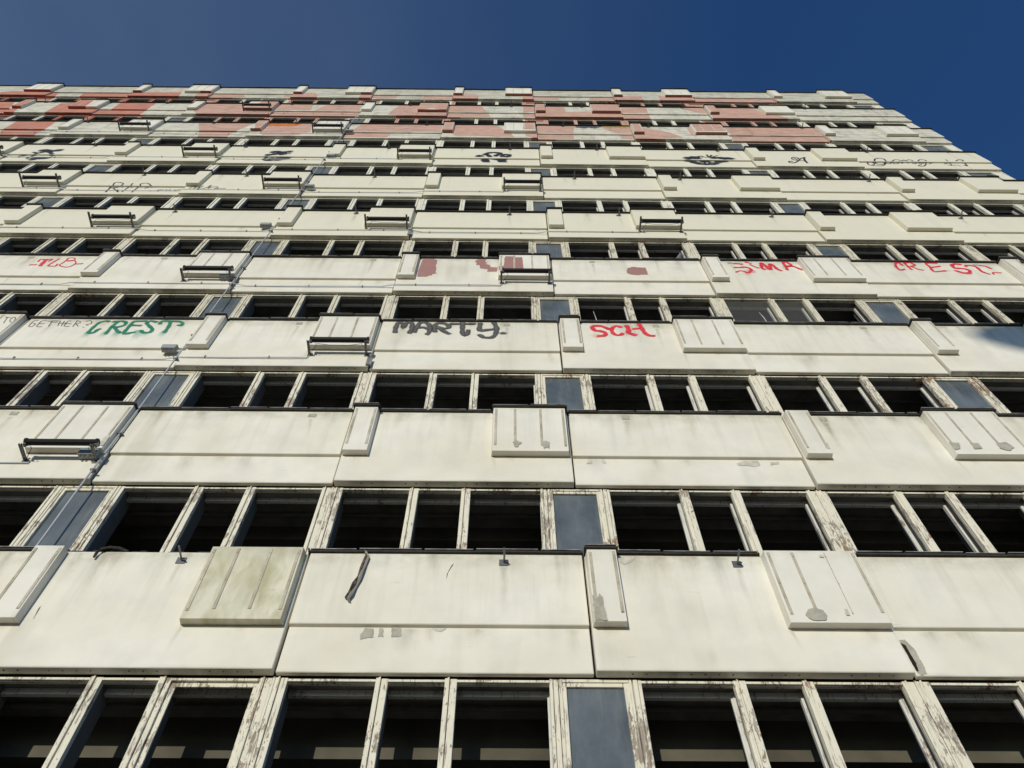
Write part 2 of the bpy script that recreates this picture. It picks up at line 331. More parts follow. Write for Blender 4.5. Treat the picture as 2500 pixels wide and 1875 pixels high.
PAINT = [
 (10,'b','r',[(-16.88,0.4),(-16.53,0.67),(-16.3,0.68),(-15.1,0.55),(-14.86,-0.43),(-16.41,-0.5)]),
 (10,'l','r',[(-15.23,0.79),(-14.82,0.74),(-14.62,-0.18),(-14.96,-0.2)]),
 (10,'l','r',[(-13.9,0.78),(-12.15,0.78),(-12.03,-0.11),(-13.73,-0.14)]),
 (10,'b','r',[(-12.07,0.62),(-10.21,0.7),(-10.04,-0.3),(-11.95,-0.34)]),
 (10,'b','p',[(-9.64,0.73),(-9.12,0.75),(-8.97,-0.21),(-9.45,-0.23)]),
 (10,'l','p',[(-9.18,0.92),(-7.98,0.89),(-7.66,0.08),(-9.05,0.02)]),
 (10,'l','p',[(-6.34,0.97),(-6.11,1.01),(-6.07,0.16),(-6.29,0.15)]),
 (10,'b','p',[(-6.06,0.82),(-5.21,0.78),(-5.06,0.48),(-4.98,-0.22),(-6.0,-0.22)]),
 (10,'b','p',[(-3.46,0.78),(-3.06,0.88),(-3.03,-0.02),(-3.45,-0.04)]),
 (10,'l','p',[(-3.08,1.0),(-2.14,1.01),(-2.1,0.19),(-3.05,0.14)]),
 (10,'l','p',[(-1.07,0.9),(-0.01,1.03),(-0.02,0.13),(-1.14,0.08)]),
 (10,'b','p',[(-0.03,0.82),(0.76,0.82),(0.95,0.6),(0.95,-0.13),(-0.0,-0.1)]),
 (10,'b','p',[(2.61,0.83),(3.02,0.85),(3.0,-0.12),(2.6,-0.06)]),
 (10,'l','p',[(3.04,0.94),(4.0,0.98),(3.93,0.16),(3.02,0.12)]),
 (10,'l','p',[(5.15,0.96),(6.12,0.95),(6.08,0.04),(5.08,0.07)]),
 (10,'b','p',[(6.1,0.79),(7.09,0.73),(7.08,-0.22),(6.02,-0.23)]),
 (10,'b','p',[(7.73,0.84),(8.15,0.8),(9.08,0.75),(8.99,-0.29),(7.66,-0.35)]),
 (10,'l','p',[(9.12,0.9),(12.16,0.86),(12.05,-0.18),(8.99,-0.15)]),
 (9,'u','r',[(-16.11,1.6),(-15.41,1.57),(-15.07,0.49),(-15.53,0.5)]),
 (9,'x','r',[(-15.27,1.54),(-14.69,1.56),(-14.62,0.36),(-14.93,0.35)]),
 (9,'l','r',[(-15.6,0.62),(-14.8,0.65),(-14.61,-0.18),(-15.17,-0.2)]),
 (9,'b','r',[(-13.73,1.5),(-12.41,1.69),(-12.1,0.58),(-11.96,-0.35),(-13.55,-0.42)]),
 (9,'x','r',[(-13.32,1.62),(-12.56,1.52),(-12.42,0.45),(-12.05,0.47),(-13.07,0.43)]),
 (9,'u','r',[(-11.7,1.73),(-10.45,1.71),(-10.36,0.59),(-11.58,0.56)]),
 (9,'l','r',[(-12.12,0.67),(-10.42,0.7),(-10.39,-0.19),(-11.99,-0.2)]),
 (9,'b','p',[(-8.74,1.85),(-6.12,1.83),(-6.17,0.7),(-5.99,-0.23),(-8.35,-0.21),(-8.77,0.53)]),
 (9,'x','p',[(-6.6,1.71),(-6.06,1.73),(-5.99,0.21),(-7.05,0.42),(-7.1,0.61),(-6.81,0.82)]),
 (9,'u','p',[(-6.11,1.79),(-4.89,1.77),(-4.75,0.72),(-6.11,0.66)]),
 (9,'l','p',[(-6.17,0.75),(-2.83,0.93),(-3.1,-0.02),(-6.06,-0.08)]),
 (9,'u','p',[(-4.31,1.8),(-3.13,1.89),(-3.08,0.7),(-4.63,0.63)]),
 (9,'b','p',[(-1.76,1.74),(-0.78,1.92),(-0.05,1.82),(-0.0,-0.23),(-2.02,0.11),(-1.95,0.81)]),
 (9,'x','p',[(-1.18,1.81),(-0.01,1.79),(0.0,0.33),(-0.56,0.73),(-1.06,0.35)]),
 (9,'u','p',[(-0.06,1.84),(1.07,1.8),(1.35,0.66),(-0.04,0.66)]),
 (9,'l','p',[(-0.05,0.79),(1.34,0.84),(1.47,0.1),(-0.04,0.04)]),
 (9,'u','p',[(2.59,1.93),(3.02,1.95),(3.01,0.73),(2.6,0.71)]),
 (9,'l','p',[(2.6,0.9),(3.01,0.91),(3.0,0.1),(2.59,0.08)]),
 (9,'x','p',[(2.99,1.99),(3.42,1.94),(3.4,0.54),(3.0,0.52)]),
 (9,'b','p',[(3.03,1.81),(4.06,1.86),(4.06,0.8),(5.0,0.78),(6.06,1.01),(5.99,-0.24),(3.01,-0.23)]),
 (9,'x','p',[(4.98,1.87),(6.06,1.84),(6.02,0.52),(4.97,0.48)]),
 (9,'u','p',[(6.04,1.83),(6.99,1.78),(6.91,0.73),(6.04,0.73)]),
 (9,'l','p',[(6.07,0.85),(6.93,0.82),(6.92,0.01),(6.01,-0.02)]),
 (9,'u','p',[(8.0,1.82),(9.12,1.86),(9.07,0.68),(8.59,0.9)]),
 (9,'x','p',[(9.07,1.76),(9.5,1.78),(9.41,0.52),(9.06,0.51)]),
 (9,'b','p',[(9.2,1.87),(10.57,1.76),(10.94,1.15),(11.52,0.2),(11.7,-0.3),(9.02,-0.26),(9.08,0.77)]),
 (8,'u','r',[(-13.83,1.67),(-12.56,1.66),(-12.41,0.49),(-13.69,0.48)]),
 (8,'l','r',[(-13.78,0.58),(-12.51,0.6),(-12.46,-0.07),(-13.56,-0.11)]),
 (8,'u','p',[(-8.01,1.78),(-6.11,1.76),(-6.43,0.58),(-7.59,0.59)]),
 (8,'l','p',[(-7.63,0.68),(-6.54,0.67),(-6.55,0.04),(-7.45,0.01)]),
 (8,'x','p',[(-6.07,1.74),(-5.69,1.75),(-5.6,0.32),(-5.83,0.53)]),
 (8,'b','p',[(-5.74,1.81),(-4.33,1.83),(-4.09,0.56),(-4.39,0.13),(-5.5,0.09),(-5.64,0.45)]),
 (8,'u','p',[(-2.65,1.76),(-0.06,1.92),(-0.03,0.68),(-2.85,0.66)]),
 (8,'l','p',[(-2.89,0.77),(-1.52,0.78),(-1.66,0.12),(-3.04,0.07)]),
 (8,'x','p',[(-0.05,1.86),(0.36,1.82),(0.37,0.49),(-0.0,0.53)]),
 (8,'b','p',[(0.3,1.82),(1.55,1.79),(2.11,0.84),(2.28,0.07),(0.45,0.21),(0.26,0.56),(0.31,0.83)]),
 (8,'x','p',[(2.6,1.85),(2.98,1.86),(2.98,0.65),(2.55,0.68)]),
 (8,'b','p',[(2.62,1.08),(3.02,1.09),(3.01,-0.15),(2.63,0.24)]),
 (8,'u','p',[(3.02,1.7),(4.25,1.71),(4.13,0.68),(3.01,0.66)]),
 (8,'l','p',[(3.0,0.75),(4.12,0.8),(4.13,0.08),(2.99,0.04)]),
 (8,'u','p',[(5.01,1.72),(6.07,1.7),(6.0,0.65),(5.48,0.7),(5.17,1.33)]),
 (8,'l','p',[(5.52,0.83),(6.06,0.81),(6.02,0.09),(5.65,0.18)]),
 (8,'x','p',[(6.02,1.81),(6.45,1.77),(6.4,0.56),(6.03,0.55)]),
 (8,'b','p',[(6.1,1.76),(6.67,1.28),(7.22,0.82),(7.54,0.16),(5.98,-0.1),(6.09,0.67)]),
 (8,'b','p',[(7.87,1.7),(8.02,1.57),(8.03,0.8),(7.99,0.39),(7.82,0.48)]),
 (8,'x','p',[(8.01,1.72),(9.04,1.73),(9.04,0.65),(7.98,0.61)]),
 (8,'u','p',[(9.1,1.81),(12.12,1.8),(12.12,0.62),(9.09,0.63)]),
 (8,'l','p',[(9.12,0.72),(12.11,0.71),(12.06,0.01),(9.02,0.05)]),
]
PATCH = [
 (4,'b','m',[(0.437,1.634),(0.61,1.621),(0.716,1.522),(0.722,1.372),(0.708,1.24),(0.733,1.078),(0.73,0.887),(0.763,0.841),(0.679,0.792),(0.682,0.746),(0.593,0.697),(0.595,0.666),(0.397,0.662),(0.387,0.943),(0.401,1.233),(0.41,1.465)]),
 (4,'b','m',[(1.534,1.607),(1.693,1.645),(1.68,1.442),(1.723,1.427),(1.689,1.343),(1.775,1.296),(1.796,1.182),(1.934,1.169),(1.926,0.951),(1.73,0.94),(1.744,1.068),(1.587,1.113),(1.576,1.275),(1.503,1.29),(1.51,1.422),(1.479,1.438),(1.482,1.522)]),
 (4,'x','m',[(2.088,1.518),(2.271,1.508),(2.283,1.465),(2.417,1.468),(2.435,0.895),(2.327,0.657),(2.176,0.7),(1.964,0.79),(1.961,0.987),(2.056,1.008),(2.055,1.079),(2.066,1.243),(2.059,1.376)]),
 (4,'u','m',[(4.499,1.211),(4.534,1.206),(4.575,1.254),(4.637,1.261),(4.678,1.238),(4.809,1.229),(4.851,1.218),(4.855,0.962),(4.863,0.865),(4.698,0.856),(4.686,0.827),(4.626,0.832),(4.518,0.863),(4.465,0.919),(4.454,0.977),(4.463,1.069)]),
 (1,'l','c',[(0.769,0.553),(0.852,0.549),(0.865,0.44),(0.782,0.418),(0.738,0.404),(0.734,0.48)]),
 (1,'l','c',[(0.904,0.554),(0.948,0.55),(0.96,0.438),(0.934,0.45),(0.911,0.438)]),
 (1,'l','c',[(1.025,0.559),(1.125,0.556),(1.136,0.452),(1.089,0.442),(1.04,0.437)]),
 (1,'l','f',[(1.431,0.555),(1.571,0.556),(1.527,0.518),(1.465,0.521)]),
 (1,'x','c',[(3.031,0.906),(3.068,0.816),(3.108,0.907),(3.143,0.85),(3.139,0.728),(3.155,0.599),(3.155,0.535),(3.044,0.534),(3.019,0.641)]),
 (1,'b','f',[(3.407,1.589),(3.573,1.598),(3.509,1.501),(3.436,1.462),(3.401,1.499)]),
 (1,'x','c',[(5.167,0.692),(5.247,0.722),(5.317,0.694),(5.343,0.619),(5.313,0.559),(5.222,0.543),(5.167,0.564),(5.127,0.627)]),
 (1,'l','c',[(6.022,0.443),(6.079,0.45),(6.123,0.312),(6.126,0.175),(6.118,0.023),(6.054,0.004),(6.025,0.041),(6.035,0.174),(6.024,0.332)]),
 (1,'l','h',[(6.016,0.408),(6.054,0.376),(6.056,0.262),(6.064,0.155),(6.047,0.05),(6.027,0.052),(6.023,0.145),(6.022,0.272)]),
 (1,'x','f',[(5.55,1.521),(5.596,1.516),(5.584,1.478),(5.543,1.483)]),
 (1,'x','f',[(5.538,0.707),(5.575,0.703),(5.567,0.621),(5.535,0.62)]),
 (2,'x','c',[(2.221,0.718),(2.277,0.763),(2.349,0.708),(2.303,0.66),(2.297,0.601),(2.25,0.607),(2.256,0.663)]),
 (2,'x','c',[(2.616,0.731),(2.659,0.761),(2.709,0.724),(2.703,0.577),(2.674,0.613),(2.628,0.576),(2.614,0.667)]),
 (2,'l','f',[(3.207,0.551),(3.252,0.559),(3.25,0.455),(3.178,0.444)]),
 (2,'l','f',[(3.375,0.56),(3.422,0.561),(3.433,0.458),(3.383,0.468)]),
 (2,'l','f',[(5.115,0.479),(5.221,0.541),(5.407,0.55),(5.422,0.447),(5.332,0.411),(5.257,0.435),(5.135,0.433)]),
 (2,'l','f',[(5.56,0.509),(5.668,0.532),(5.663,0.475),(5.544,0.449)]),
 (2,'x','c',[(7.966,0.794),(8.093,0.777),(8.049,0.646),(7.954,0.609),(7.929,0.645)]),
 (2,'x','c',[(8.239,0.779),(8.343,0.78),(8.338,0.65),(8.23,0.63)]),
 (2,'x','c',[(8.583,0.783),(8.728,0.804),(8.765,0.674),(8.665,0.6),(8.569,0.653)]),
 (2,'x','f',[(6.321,0.772),(6.383,0.773),(6.365,0.624),(6.31,0.642)]),
 (2,'x','f',[(-3.123,0.722),(-3.076,0.855),(-3.042,0.723),(-3.054,0.556),(-3.091,0.574)]),
 (1,'b','k',[(-2.539,0.791),(-2.529,0.617),(-2.531,0.606),(-2.545,0.746)]),
 (1,'u','k',[(1.593,1.469),(1.538,1.319),(1.528,1.21),(1.529,1.294),(1.565,1.418)]),
]
STROKES = [
 ('TO',3,'x','k',0.02,[(-6.321,1.47),(-6.218,1.444)]),
 ('TO',3,'x','k',0.02,[(-6.281,1.464),(-6.228,1.234)]),
 ('TO',3,'x','k',0.02,[(-6.184,1.466),(-6.186,1.367),(-6.146,1.281),(-6.1,1.271),(-6.114,1.386),(-6.146,1.456),(-6.184,1.466)]),
 ('GETHER?',3,'u','k',0.02,[(-5.834,1.552),(-5.893,1.533),(-5.889,1.358),(-5.871,1.307),(-5.819,1.307),(-5.811,1.412),(-5.857,1.428)]),
 ('GETHER?',3,'u','k',0.02,[(-5.692,1.554),(-5.761,1.525),(-5.746,1.309),(-5.654,1.304)]),
 ('GETHER?',3,'u','k',0.02,[(-5.755,1.42),(-5.666,1.421)]),
 ('GETHER?',3,'u','k',0.02,[(-5.653,1.52),(-5.512,1.54)]),
 ('GETHER?',3,'u','k',0.02,[(-5.582,1.528),(-5.55,1.319)]),
 ('GETHER?',3,'u','k',0.02,[(-5.444,1.524),(-5.405,1.343)]),
 ('GETHER?',3,'u','k',0.02,[(-5.377,1.525),(-5.346,1.344)]),
 ('GETHER?',3,'u','k',0.02,[(-5.441,1.436),(-5.327,1.448)]),
 ('GETHER?',3,'u','k',0.02,[(-5.269,1.534),(-5.318,1.526),(-5.297,1.334),(-5.211,1.325)]),
 ('GETHER?',3,'u','k',0.02,[(-5.303,1.428),(-5.223,1.433)]),
 ('GETHER?',3,'u','k',0.02,[(-5.169,1.546),(-5.142,1.32)]),
 ('GETHER?',3,'u','k',0.02,[(-5.169,1.546),(-5.101,1.512),(-5.085,1.46),(-5.144,1.424)]),
 ('GETHER?',3,'u','k',0.02,[(-5.136,1.424),(-5.056,1.328)]),
 ('GETHER?',3,'u','k',0.02,[(-5.011,1.514),(-4.964,1.561),(-4.899,1.498),(-4.891,1.428),(-4.965,1.392),(-4.913,1.376)]),
 ('GETHER?',3,'u','k',0.02,[(-4.971,1.302),(-4.945,1.296)]),
 ('CREST green',3,'u','g',0.075,[(-4.623,1.521),(-4.671,1.545),(-4.758,1.501),(-4.788,1.326),(-4.788,1.088),(-4.701,1.09),(-4.678,1.208),(-4.656,1.226)]),
 ('CREST green',3,'u','g',0.075,[(-4.466,1.524),(-4.492,1.331),(-4.483,1.06)]),
 ('CREST green',3,'u','g',0.075,[(-4.541,1.522),(-4.398,1.543),(-4.318,1.491),(-4.306,1.387),(-4.382,1.316),(-4.471,1.314)]),
 ('CREST green',3,'u','g',0.075,[(-4.434,1.298),(-4.335,1.163),(-4.264,1.097)]),
 ('CREST green',3,'u','g',0.075,[(-4.009,1.55),(-4.197,1.529),(-4.205,1.319),(-4.193,1.065),(-4.038,1.118)]),
 ('CREST green',3,'u','g',0.075,[(-4.202,1.388),(-4.033,1.374)]),
 ('CREST green',3,'u','g',0.075,[(-3.816,1.518),(-3.922,1.559),(-3.968,1.48),(-3.878,1.36),(-3.782,1.241),(-3.775,1.123),(-3.885,1.104),(-3.946,1.187)]),
 ('CREST green',3,'u','g',0.075,[(-3.731,1.449),(-3.724,1.555),(-3.433,1.543),(-3.357,1.474),(-3.35,1.387),(-3.401,1.403)]),
 ('CREST green',3,'u','g',0.075,[(-3.583,1.54),(-3.546,1.348),(-3.541,1.127)]),
 ('CREST green',3,'u','gf',0.12,[(-4.781,1.105),(-4.789,0.89)]),
 ('CREST green',3,'u','gf',0.12,[(-4.497,1.093),(-4.529,0.927)]),
 ('CREST green',3,'u','gf',0.12,[(-4.3,1.114),(-4.328,0.93)]),
 ('CREST green',3,'u','gf',0.12,[(-4.141,1.083),(-4.158,1.016)]),
 ('CREST green',3,'u','gf',0.12,[(-3.984,1.17),(-3.929,0.839)]),
 ('CREST green',3,'u','gf',0.12,[(-3.842,1.105),(-3.85,0.972)]),
 ('CREST green',3,'u','gf',0.12,[(-3.547,1.144),(-3.575,0.977)]),
 ('MARTY',3,'u','d',0.09,[(0.269,1.2),(0.261,1.357),(0.276,1.542),(0.325,1.581),(0.376,1.507),(0.387,1.359),(0.416,1.532),(0.463,1.596),(0.523,1.534),(0.533,1.337),(0.512,1.18)]),
 ('MARTY',3,'u','d',0.09,[(0.587,1.218),(0.612,1.388),(0.649,1.562),(0.72,1.601),(0.803,1.515),(0.842,1.367),(0.835,1.198),(0.809,1.138)]),
 ('MARTY',3,'u','d',0.09,[(0.634,1.383),(0.74,1.385),(0.807,1.342)]),
 ('MARTY',3,'u','d',0.09,[(0.927,1.236),(0.905,1.442),(0.949,1.555),(1.056,1.557),(1.142,1.471),(1.153,1.385),(1.071,1.347),(0.95,1.406)]),
 ('MARTY',3,'u','d',0.09,[(0.95,1.406),(1.055,1.274),(1.163,1.156)]),
 ('MARTY',3,'u','d',0.09,[(1.186,1.534),(1.571,1.541)]),
 ('MARTY',3,'u','d',0.09,[(1.376,1.587),(1.392,1.184),(1.433,1.09),(1.476,1.162),(1.487,1.282)]),
 ('MARTY',3,'u','d',0.09,[(1.678,1.555),(1.671,1.285),(1.813,1.312),(1.971,1.351)]),
 ('MARTY',3,'u','d',0.09,[(1.913,1.585),(1.96,1.363),(1.942,1.146),(1.882,1.027),(1.758,1.025),(1.682,1.118)]),
 ('MARTY',3,'u','d',0.09,[(2.057,1.196),(2.088,1.184)]),
 ('SCH',3,'b','R',0.09,[(3.844,1.382),(3.783,1.45),(3.712,1.501),(3.621,1.5),(3.565,1.455),(3.588,1.369),(3.606,1.318),(3.694,1.302),(3.764,1.253),(3.78,1.185),(3.737,1.126),(3.655,1.116)]),
 ('SCH',3,'b','R',0.08,[(4.055,1.464),(3.984,1.506),(3.918,1.444),(3.89,1.323),(3.908,1.204),(3.968,1.147),(4.038,1.173),(4.057,1.215)]),
 ('SCH',3,'b','R',0.1,[(4.166,1.51),(4.179,1.362),(4.164,1.243),(4.258,1.16)]),
 ('SCH',3,'b','R',0.06,[(4.257,1.39),(4.349,1.409),(4.425,1.41)]),
 ('SCH',3,'b','R',0.09,[(4.386,1.575),(4.408,1.401),(4.438,1.231),(4.493,1.147),(4.565,1.132)]),
 ('SCH',3,'b','Rf',0.14,[(3.647,1.108),(3.563,1.165)]),
 ('SCH',3,'b','Rf',0.13,[(4.164,1.243),(4.143,1.125)]),
 ('SIMA',4,'b','R',0.07,[(6.659,1.48),(6.736,1.482),(6.805,1.448)]),
 ('SIMA',4,'b','R',0.07,[(6.631,1.284),(6.711,1.263),(6.821,1.299),(6.909,1.245),(6.924,1.132),(6.843,1.008),(6.79,0.996)]),
 ('SIMA',4,'b','R',0.05,[(6.597,1.025),(6.699,1.105),(6.779,1.051)]),
 ('SIMA',4,'b','R',0.05,[(6.911,1.567),(6.997,1.499)]),
 ('SIMA',4,'b','R',0.05,[(6.971,1.429),(7.037,1.316),(7.096,1.249)]),
 ('SIMA',4,'b','R',0.08,[(7.197,1.183),(7.164,1.25),(7.209,1.527),(7.256,1.412),(7.279,1.207),(7.324,1.186),(7.369,1.484),(7.421,1.393),(7.448,1.211),(7.5,1.122)]),
 ('SIMA',4,'b','R',0.07,[(7.639,1.17),(7.658,1.329),(7.657,1.537),(7.715,1.62),(7.76,1.539),(7.789,1.401),(7.662,1.341),(7.81,1.355),(7.927,1.176)]),
 ('SIMA',4,'b','Rf',0.2,[(6.913,1.087),(6.768,0.973),(6.69,0.994)]),
 ('SIMA',4,'b','Rf',0.12,[(7.658,1.329),(7.576,1.214)]),
 ('CREST red',4,'u','R',0.07,[(10.024,1.468),(10.01,1.581),(9.931,1.563),(9.866,1.369),(9.88,1.196),(9.982,1.245)]),
 ('CREST red',4,'u','R',0.07,[(10.112,1.567),(10.118,1.232)]),
 ('CREST red',4,'u','R',0.07,[(10.118,1.584),(10.246,1.603),(10.282,1.458),(10.178,1.408)]),
 ('CREST red',4,'u','R',0.06,[(10.183,1.392),(10.254,1.251),(10.341,1.205)]),
 ('CREST red',4,'u','R',0.07,[(10.763,1.582),(10.546,1.577),(10.547,1.384),(10.52,1.131),(10.765,1.183)]),
 ('CREST red',4,'u','R',0.07,[(10.557,1.352),(10.764,1.42)]),
 ('CREST red',4,'u','R',0.1,[(11.216,1.527),(11.123,1.557),(11.033,1.49),(11.02,1.33),(11.184,1.302),(11.258,1.209),(11.199,1.084),(11.086,1.066),(10.978,1.188)]),
 ('CREST red',4,'u','R',0.08,[(11.284,1.416),(11.302,1.48),(11.398,1.482),(11.48,1.404),(11.477,1.152),(11.557,1.03)]),
 ('CREST red',4,'u','R',0.07,[(11.579,1.486),(11.688,1.44),(11.732,1.314)]),
 ('CREST red',4,'u','R',0.05,[(11.644,1.016),(11.666,1.109),(11.824,1.097)]),
 ('CREST red',4,'u','Rf',0.16,[(11.184,1.053),(10.964,1.079)]),
 ('CREST red',4,'u','Rf',0.1,[(10.735,1.167),(10.884,1.186)]),
 ('TLB',4,'u','R',0.045,[(-7.23,1.1),(-7.189,1.126)]),
 ('TLB',4,'u','R',0.045,[(-7.154,1.106),(-7.111,1.129)]),
 ('TLB',4,'u','R',0.045,[(-7.156,1.294),(-7.165,1.417),(-7.064,1.397),(-6.932,1.434),(-6.958,1.311)]),
 ('TLB',4,'u','R',0.1,[(-7.045,1.397),(-7.011,1.076)]),
 ('TLB',4,'u','R',0.045,[(-6.811,1.448),(-6.842,1.269),(-6.858,1.069),(-6.707,1.052),(-6.716,1.162)]),
 ('TLB',4,'u','R',0.035,[(-6.636,1.442),(-6.638,1.252),(-6.652,1.097),(-6.485,1.003),(-6.404,1.048),(-6.378,1.192),(-6.418,1.302),(-6.495,1.368),(-6.618,1.341)]),
 ('TLB',4,'u','R',0.035,[(-6.655,1.442),(-6.635,1.495),(-6.572,1.506),(-6.505,1.468),(-6.484,1.401),(-6.511,1.34),(-6.597,1.32)]),
 ('TLB',4,'u','R',0.05,[(-6.344,1.172),(-6.309,1.184)]),
 ('TLB',4,'u','R',0.05,[(-6.276,1.184),(-6.242,1.201)]),
 ('RIP',6,'u','n',0.045,[(-7.824,0.584),(-7.865,0.799),(-7.754,0.83),(-7.619,0.725),(-7.609,0.547)]),
 ('RIP',6,'l','n',0.06,[(-7.9,0.709),(-7.84,0.158)]),
 ('RIP',6,'l','n',0.045,[(-7.676,0.689),(-7.684,0.555),(-7.859,0.497)]),
 ('RIP',6,'l','n',0.06,[(-7.762,0.447),(-7.542,0.167)]),
 ('RIP',6,'u','n',0.045,[(-7.396,0.748),(-7.37,0.544)]),
 ('RIP',6,'l','n',0.045,[(-7.432,0.696),(-7.449,0.179)]),
 ('RIP',6,'u','n',0.045,[(-7.132,0.561),(-7.181,0.71),(-7.074,0.795),(-6.967,0.717),(-6.866,0.569)]),
 ('RIP',6,'l','n',0.045,[(-6.928,0.711),(-6.924,0.577),(-7.001,0.495)]),
 ('RIP',6,'l','n',0.045,[(-7.203,0.703),(-7.198,0.49),(-7.196,0.151)]),
 ('RIP',6,'l','n',0.03,[(-6.787,0.25),(-6.707,0.32),(-6.658,0.269),(-6.605,0.375),(-6.56,0.376),(-6.583,0.271),(-6.524,0.404),(-6.472,0.301),(-6.418,0.407),(-6.388,0.277),(-6.328,0.409),(-6.297,0.28),(-6.203,0.402),(-6.177,0.283),(-6.074,0.338),(-5.924,0.342),(-5.939,0.526),(-6.005,0.63),(-6.079,0.575)]),
 ('name scrawl',6,'b','n',0.03,[(-5.827,0.35),(-5.81,0.482),(-5.697,0.512),(-5.736,0.353),(-5.597,0.489),(-5.559,0.607),(-5.616,0.356),(-5.495,0.36),(-5.422,0.467),(-5.374,0.655),(-5.375,0.363),(-5.294,0.497),(-5.216,0.542),(-5.142,0.449),(-5.224,0.367),(-4.937,0.376)]),
 ('face scrawl',7,'l','n',0.3,[(7.024,0.728),(7.142,0.635),(7.27,0.606)]),
 ('face scrawl',7,'l','n',0.25,[(7.234,0.604),(7.34,0.405),(7.478,0.292),(7.649,0.264),(7.829,0.287),(7.947,0.341)]),
 ('face scrawl',7,'l','n',0.3,[(8.039,0.529),(8.154,0.566),(8.312,0.673),(8.431,0.729)]),
 ('face scrawl',7,'u','n',0.35,[(7.197,0.722),(7.342,0.778),(7.467,0.731)]),
 ('face scrawl',7,'u','n',0.3,[(7.956,0.799),(8.106,0.786),(8.23,0.738)]),
 ('face scrawl',7,'u','n',0.3,[(8.257,0.739),(8.355,0.777),(8.412,0.71)]),
 ('face scrawl',7,'u','n',0.08,[(7.331,0.917),(7.5,0.906),(7.632,0.98),(7.675,0.876),(7.764,0.827)]),
 ('face scrawl',7,'u','n',0.08,[(7.821,1.11),(7.828,0.829)]),
 ('face scrawl',7,'u','n',0.08,[(7.951,1.079),(7.846,0.83)]),
 ('face scrawl',7,'u','n',0.06,[(8.117,1.049),(7.894,0.849)]),
 ('face scrawl',7,'u','n',0.07,[(7.552,0.89),(7.493,0.68)]),
 ('face scrawl',7,'l','n',0.1,[(7.79,0.794),(7.71,0.62)]),
 ('face scrawl',7,'l','n',0.1,[(7.88,0.797),(7.872,0.625)]),
 ('face scrawl',7,'l','n',0.3,[(7.598,0.548),(7.729,0.535)]),
 ('face scrawl',7,'l','n',0.05,[(7.39,0.575),(7.494,0.376),(7.605,0.313)]),
 ('face scrawl',7,'l','n',0.05,[(7.753,0.435),(7.912,0.474),(8.047,0.563)]),
 ('face scrawl',7,'l','n',0.07,[(7.639,0.482),(7.616,0.28)]),
 ('face scrawl',7,'l','n',0.07,[(7.768,0.419),(7.732,0.284)]),
 ('face scrawl',7,'l','n',0.07,[(7.519,0.785),(7.522,0.614)]),
 ('looped tag',7,'u','n',0.2,[(1.444,0.98),(1.528,1.121),(1.644,1.183),(1.762,1.164),(1.862,1.144),(1.875,1.052),(1.812,0.958),(1.739,0.797)]),
 ('looped tag',7,'u','n',0.2,[(1.45,0.969),(1.535,0.858),(1.578,0.724)]),
 ('looped tag',7,'u','n',0.2,[(1.237,0.735),(1.273,0.849),(1.346,0.761)]),
 ('looped tag',7,'u','n',0.2,[(1.937,0.736),(1.947,0.894),(2.028,0.977),(2.121,0.923),(2.133,0.81),(2.059,0.717)]),
 ('looped tag',7,'l','n',0.15,[(1.18,0.841),(1.287,0.777),(1.451,0.715),(1.586,0.652),(1.743,0.569),(1.859,0.495)]),
 ('looped tag',7,'l','n',0.15,[(1.669,0.812),(1.741,0.713),(1.903,0.696),(2.03,0.756),(2.116,0.838)]),
 ('looped tag',7,'l','n',0.3,[(1.436,0.648),(1.461,0.362)]),
 ('looped tag',7,'l','n',0.3,[(1.949,0.709),(1.941,0.378)]),
 ('looped tag',7,'l','n',0.15,[(1.476,0.649),(1.531,0.321)]),
 ('looped tag',7,'l','n',0.15,[(1.904,0.574),(1.855,0.353)]),
 ('bow scrawl',7,'u','n',0.25,[(-4.643,0.995),(-4.598,1.072),(-4.522,1.075),(-4.436,0.926),(-4.338,0.755)]),
 ('bow scrawl',7,'u','n',0.3,[(-4.353,0.979),(-4.27,1.032),(-4.188,1.061)]),
 ('bow scrawl',7,'u','n',0.1,[(-4.273,0.907),(-4.218,0.809)]),
 ('bow scrawl',7,'u','n',0.08,[(-4.195,0.847),(-4.108,0.85)]),
 ('bow scrawl',7,'u','n',0.25,[(-4.714,0.693),(-4.613,0.746),(-4.513,0.799)]),
 ('bow scrawl',7,'l','n',0.25,[(-4.999,0.7),(-4.864,0.717),(-4.661,0.761)]),
 ('bow scrawl',7,'l','n',0.4,[(-4.556,0.388),(-4.407,0.392),(-4.264,0.445),(-4.169,0.545)]),
 ('bow scrawl',7,'l','n',0.12,[(-4.721,0.551),(-4.772,0.405),(-4.692,0.288),(-4.539,0.269)]),
 ('bow scrawl',7,'l','n',0.2,[(-4.332,0.759),(-4.22,0.738)]),
 ('bird scrawl',7,'u','n',0.3,[(-11.22,0.954),(-11.144,1.025),(-11.014,0.894)]),
 ('bird scrawl',7,'u','n',0.3,[(-10.965,0.862),(-10.888,0.932),(-10.744,1.021)]),
 ('bird scrawl',7,'u','n',0.15,[(-11.243,0.621),(-11.159,0.706),(-11.057,0.843),(-10.966,0.829),(-10.783,0.62)]),
 ('bird scrawl',7,'u','n',0.12,[(-11.372,0.765),(-11.266,0.719)]),
 ('bird scrawl',7,'l','n',0.2,[(-10.84,0.68),(-10.761,0.584)]),
 ('bird scrawl',7,'l','n',0.35,[(-11.132,0.218),(-11.024,0.317),(-10.885,0.322)]),
 ('bird scrawl',7,'l','n',0.12,[(-10.831,0.26),(-10.739,0.327),(-10.717,0.456)]),
 ('bird scrawl',7,'l','n',0.1,[(-11.333,0.275),(-11.33,0.436),(-11.27,0.6),(-11.525,0.575),(-11.665,0.457),(-11.518,0.446)]),
